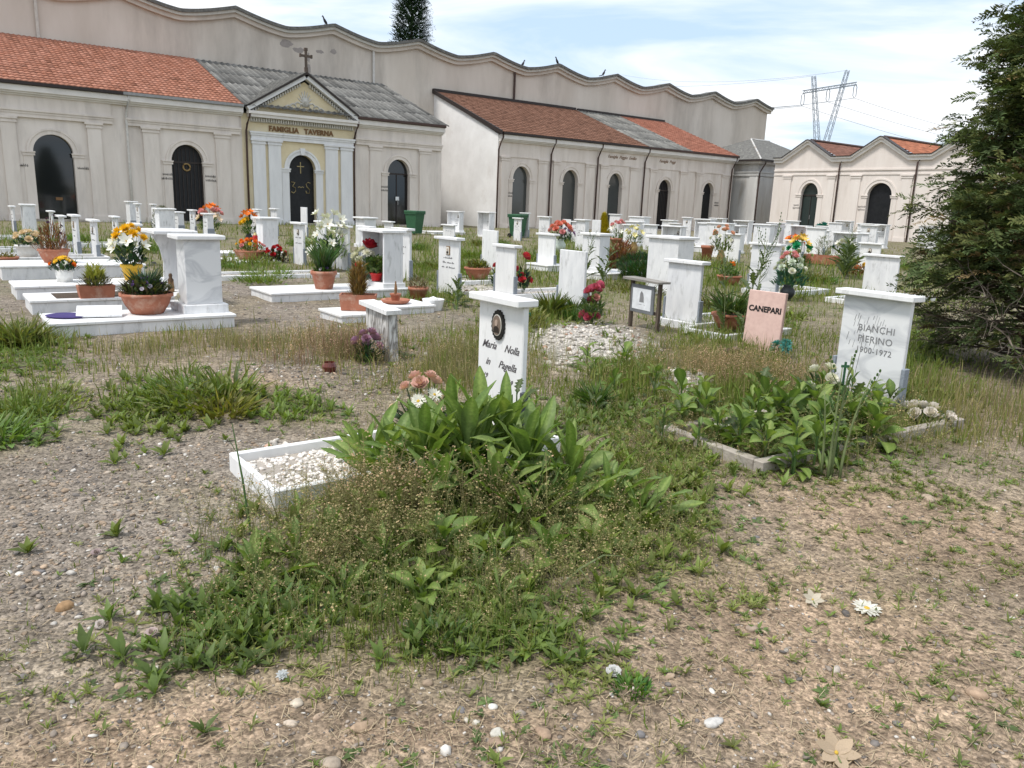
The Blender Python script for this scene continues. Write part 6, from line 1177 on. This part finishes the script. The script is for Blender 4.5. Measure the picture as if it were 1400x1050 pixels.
for i in range(40):
    x=g.uniform(-2.2,2.4); y=g.uniform(1.75,4.2); col=g.choice([(.62,.59,.54),(.40,.30,.22),(.18,.17,.17),(.50,.42,.34)])
    if not (-1.3<x<.9 and y>2.9): stone('small loose stone lying on the foreground earth',(x,y),g.uniform(.009,.017),col,100+i,.6,'loose stones on the foreground earth')
def fallen(label,loc,kind,col,size,tilt=.3,rz=0.):
    p=thing('fallen_flower',label,'flower',(loc[0],loc[1],gz(*loc)+.008),rz); o=link('flower_head',blossom(kind,col),p,(0,0,.006),(tilt,0,0)); o.scale=(size,size,size*.45); obj('stalk_end',MB().tube([(0,0,.004),(.0,-size*.3,.002)],.003,4),'stem_pale',p)
fallen('white artificial daisy head lying on the bare earth',(1.42,2.77),'daisy',(.66,.64,.58),.115,.12); fallen('ragged cream flower head beside the white daisy',(1.23,2.83),'lily',(.50,.45,.36),.08,.5); fallen('large dry beige flower at the foreground earth',(.97,1.94),'lily',(.44,.34,.24),.12,.35)
fallen('crumpled pale petals on the earth below the seed haze',(.37,2.28),'rose',(.55,.55,.56),.05); fallen('faded pink petals on the gravel',(-1.22,2.42),'rose',(.46,.37,.36),.042); fallen('pale pink petal scrap near the faded petals',(-1.42,2.46),'rose',(.52,.46,.45),.036,.6); fallen('dull pink scrap high on the gravel',(-1.72,3.0),'rose',(.36,.28,.28),.042); fallen('crumpled bluish petal on the earth below the leafy rosette',(-.70,2.20),'puff',(.48,.50,.52),.045)
tw=thing('dry_twig','pale forked dry twig lying at the end of the seed haze','twig',(.30,2.86,gz(.3,2.86)+.02)); obj('stem',MB().tube([(-.07,-.02,.0),(.0,.03,.05),(.10,.08,.09),(.17,.09,.085)],[.005,.005,.004,.002],5),'stem_pale',tw); obj('fork',MB().tube([(.0,.03,.05),(.05,.0,.01)],[.004,.002],4),'stem_pale',tw)
# ---------------------------------------------------------------- big conifer beside the veined headstone
def needle_twig(seed,n=14,flat=.5):
    g=np.random.default_rng(seed); V=[];F=[];k=0;C=[]
    for i in range(n):
        t=(i+.5)/n
        for sd in(-1,1):
            l=(.30*(1-.55*t)+.05)*g.uniform(.7,1.2); a=sd*g.uniform(.5,.95); b=np.array([0,t,-.10*t*t]); d=np.array([math.sin(a)*l,math.cos(a)*l,g.uniform(-.10,.12)]); w=np.array([math.cos(a),-math.sin(a),g.uniform(-.6,.6)])*(.06 if n<12 else .036)
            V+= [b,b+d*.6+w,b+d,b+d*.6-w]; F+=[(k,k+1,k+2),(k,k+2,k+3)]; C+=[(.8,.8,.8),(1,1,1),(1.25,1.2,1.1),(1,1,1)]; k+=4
    V+=[np.array([-.012,0,0]),np.array([.012,0,0]),np.array([0,1,-.1])]; F.append((k,k+1,k+2)); C+=[(.9,.6,.5)]*3
    return np.array(V),np.array(F),np.array(C)
TX,TY=5.55,7.95
tr=thing('conifer','large ragged dark green conifer with bare twiggy skirt beside the veined headstone','tree',(TX,TY,gz(TX,TY)))
g=np.random.default_rng(5)
obj('trunk',MB().tube([(0,0,-.1),(.02,.0,.8),(-.02,.03,2.),(.03,0,3.4),(0,0,4.9)],[.13,.11,.085,.05,.012],10),'wood_old',tr,smooth=True)
brm=MB(); TWP=[];TWD=[];TWS=[];TWC=[]; bare_=MB()
def crown_r(z): return np.interp(z,[0,.25,.7,1.15,1.6,2.3,3.2,4.2,5.1],[1.15,1.32,1.46,1.48,1.26,1.08,.88,.55,.08])
nb=430
for i in range(nb):
    z=.12+4.8*((i+.5)/nb)**1.05; a=i*2.39996+g.uniform(-.3,.3); R_=crown_r(z)*g.uniform(.78,1.06); rise=g.uniform(.05,.5) if z>.8 else g.uniform(-.1,.55)
    d=np.array([math.cos(a),math.sin(a),0.]); P=[np.array([0,0,z])+d*R_*t+np.array([0,0,rise*R_*t*t-.10*R_*t]) for t in(0,.35,.7,1.)]
    brm.tube([tuple(p) for p in P],[.022,.015,.009,.004],4,cap=False)
    low=z<.75; nt_=int((19 if low else 35)*(R_+.25))
    for j in range(nt_):
        t=g.uniform(.22 if not low else .4,1.0)**.7; seg=min(2,int(t/.35)) if t<.7 else 2; q=np.interp(t,[0,.35,.7,1.],[p[0] for p in P]),np.interp(t,[0,.35,.7,1.],[p[1] for p in P]),np.interp(t,[0,.35,.7,1.],[p[2] for p in P])
        sa=a+g.choice([-1,1])*g.uniform(.1,1.15); dv=np.array([math.cos(sa),math.sin(sa),g.uniform(-.55,.35)]); dv/=np.linalg.norm(dv); off=g.normal(0,.075,3); off[2]*=.8
        front=low and (g.random()<.55)
        if front: 
            p0=np.array(q); l=g.uniform(.12,.38); e=p0+dv*l+np.array([g.normal(0,.06),g.normal(0,.06),g.uniform(-.22,.22)]); bare_.tube([tuple(p0),tuple((p0+e)/2+g.normal(0,.02,3)),tuple(e)],[.005,.0035,.0015],3,cap=False); continue
        TWP.append(np.array(q)+off); TWD.append(dv); TWS.append(g.uniform(.13,.27)); TWC.append((z,t))
TWP=np.array(TWP);TWD=np.array(TWD);TWS=np.array(TWS);TWC=np.array(TWC); n=len(TWP)
cln=fbm(TWP[:,0]*2.2+7,TWP[:,2]*2.2+TWP[:,1]*1.3,55,3)
keep=(cln+g.normal(0,.12,n))> -.40; TWP,TWD,TWS,TWC,cln=TWP[keep],TWD[keep],TWS[keep],TWC[keep],cln[keep]; n=len(TWP)
yax=TWD; up_=np.tile(np.array([0,0,1.]),(n,1))+g.normal(0,.45,(n,3)); xax=np.cross(yax,up_); xax/=np.linalg.norm(xax,axis=1)[:,None]; zax=np.cross(xax,yax); Rm=np.stack([xax,yax,zax],2)
ci=np.array([(.078,.115,.045),(.108,.145,.052),(.15,.168,.062),(.19,.14,.07)]); pick_=g.choice(4,n,p=[.40,.36,.18,.06]); cols=ci[pick_]*g.uniform(.7,1.3,(n,1))
parts=[]
for k in range(3):
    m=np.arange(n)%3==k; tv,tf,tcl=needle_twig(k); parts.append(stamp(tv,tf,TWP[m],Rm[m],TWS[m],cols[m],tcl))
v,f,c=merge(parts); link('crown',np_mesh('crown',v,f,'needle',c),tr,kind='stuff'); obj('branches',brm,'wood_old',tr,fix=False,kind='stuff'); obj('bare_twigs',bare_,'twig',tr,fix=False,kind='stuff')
print('tree twigs',n,'tris',len(f))
# ---------------------------------------------------------------- fir behind the shed
x,y=-12.9,95.; fr=thing('fir_tree','tall dark fir top standing behind the scalloped shed wall','tree',(x,y,0))
obj('trunk',MB().tube([(0,0,-.2),(0,0,12),(0,0,25.3)],[.45,.3,.05],8),'wood_old',fr)
P_=[];D_=[];S_=[]
for i in range(4500):
    z=9+16.6*g.random()**.9; R_=np.interp(z,[9,20,22.5,24.5,25.6],[2.4,1.7,1.5,1.1,.3])*g.uniform(.35,1.08); a=g.uniform(0,6.28); P_.append((R_*math.cos(a),R_*math.sin(a),z+g.normal(0,.2))); d=np.array([math.cos(a),math.sin(a),g.uniform(-.1,.9)]); D_.append(d/np.linalg.norm(d)); S_.append(g.uniform(.5,1.1))
P_=np.array(P_);D_=np.array(D_);S_=np.array(S_); n=len(P_); xa=np.cross(D_,np.tile([0,0,1.],(n,1))); xa/=np.linalg.norm(xa,axis=1)[:,None]; za=np.cross(xa,D_)
tv,tf,tcl=needle_twig(8,5); v,f,c=stamp(tv,tf,P_,np.stack([xa,D_,za],2),S_,np.array([(.022,.045,.022)])*g.uniform(.6,1.5,(n,1)),tcl); link('crown',np_mesh('crown',v,f,'needle',c),fr,kind='stuff')
# ---------------------------------------------------------------- pylon and power lines
py_=thing('power_pylon','V-shaped steel lattice pylon with a cross beam beyond the chapels','pylon',(55.4,150.,0))
def lattice(a,b,w0,w1,n,wid=.06):
    mb=MB(); a=Vector(a);b=Vector(b); t=(b-a).normalized(); u=t.cross(Vector((0,1,0))).normalized(); v_=t.cross(u); cs=[(1,1),(1,-1),(-1,-1),(-1,1)]
    pts=[[a.lerp(b,i/n)+(u*cx+v_*cy)*((w0+(w1-w0)*i/n)/2) for cx,cy in cs] for i in range(n+1)]
    for k in range(4): mb.tube([pts[0][k],pts[n][k]],wid,4)
    for i in range(n):
        for k in range(4):
            k2=(k+1)%4; A,B_=(pts[i][k],pts[i+1][k2]) if i%2 else (pts[i][k2],pts[i+1][k]); mb.tube([A,B_],wid*.5,3,cap=False)
    return mb
obj('mast',lattice((-.25,0,12.),(-2.8,0,26.2),.9,.55,14),'steel_lattice',py_,fix=False); obj('mast',lattice((.35,0,12.),(3.2,0,27.4),.9,.55,14),'steel_lattice',py_,fix=False); obj('tower',lattice((0,0,0),(.05,0,12.2),2.6,1.5,10),'steel_lattice',py_,fix=False); obj('beam',lattice((-4.4,0,23.4),(5.1,0,25.2),.45,.45,18,.07),'steel_lattice',py_,fix=False)
obj('footing',MB().box(-1,1.4,-1,1,-.3,.3),'concrete',py_)
ends=((-4.3,0,21.),(.2,0,21.9),(5.0,0,22.7)); tops=((-4.3,0,23.3),(.2,0,24.2),(5.0,0,25.1))
for e_,t0 in zip(ends,tops):
    o=obj('insulator',MB().tube([t0,(t0[0]-.28,0,t0[2]-.5),(e_[0]-.28,0,e_[2]+.4),e_,(e_[0]+.28,0,e_[2]+.4),(t0[0]+.28,0,t0[2]-.5),t0],.07,4),'steel_lattice',py_)
WL=('lower power line running from the pylon beam end towards the conifer','middle power line running from the pylon towards the conifer','upper power line running from the pylon towards the conifer')
def cable(label,A,B_,sag,r=.035):
    A=Vector(A);B_=Vector(B_); pts=[A.lerp(B_,i/24)-Vector((0,0,sag*4*(i/24)*(1-i/24))) for i in range(25)]
    tag(obj('power_cable',MB().tube(pts,r,4),'wire',None,(0,0,0)),label,'cable')
for (e_,lb,zz_) in zip(ends,WL,(19.2,22.7,25.3)): cable(lb,(55.4+e_[0],150.,e_[2]),(159.,250.,zz_),1.2)
LL=('lower power line running from the pylon behind the shed','middle power line running from the pylon behind the shed','upper power line running from the pylon behind the shed')
for (e_,lb) in zip(ends,LL):
    a=(55.4+e_[0],150.,e_[2]); cable(lb,a,(30+e_[0]*2,250.,33.6+e_[0]*.15),2.2,.045)
for (hx,hz,lb) in ((-2.9,26.2,'earth wire from the near mast tip passing behind the shed'),(3.3,27.4,'earth wire from the tall mast tip passing behind the shed')): cable(lb,(55.4+hx,150,hz),(20+hx*3,250,40.+hx*.3),2.,.025)
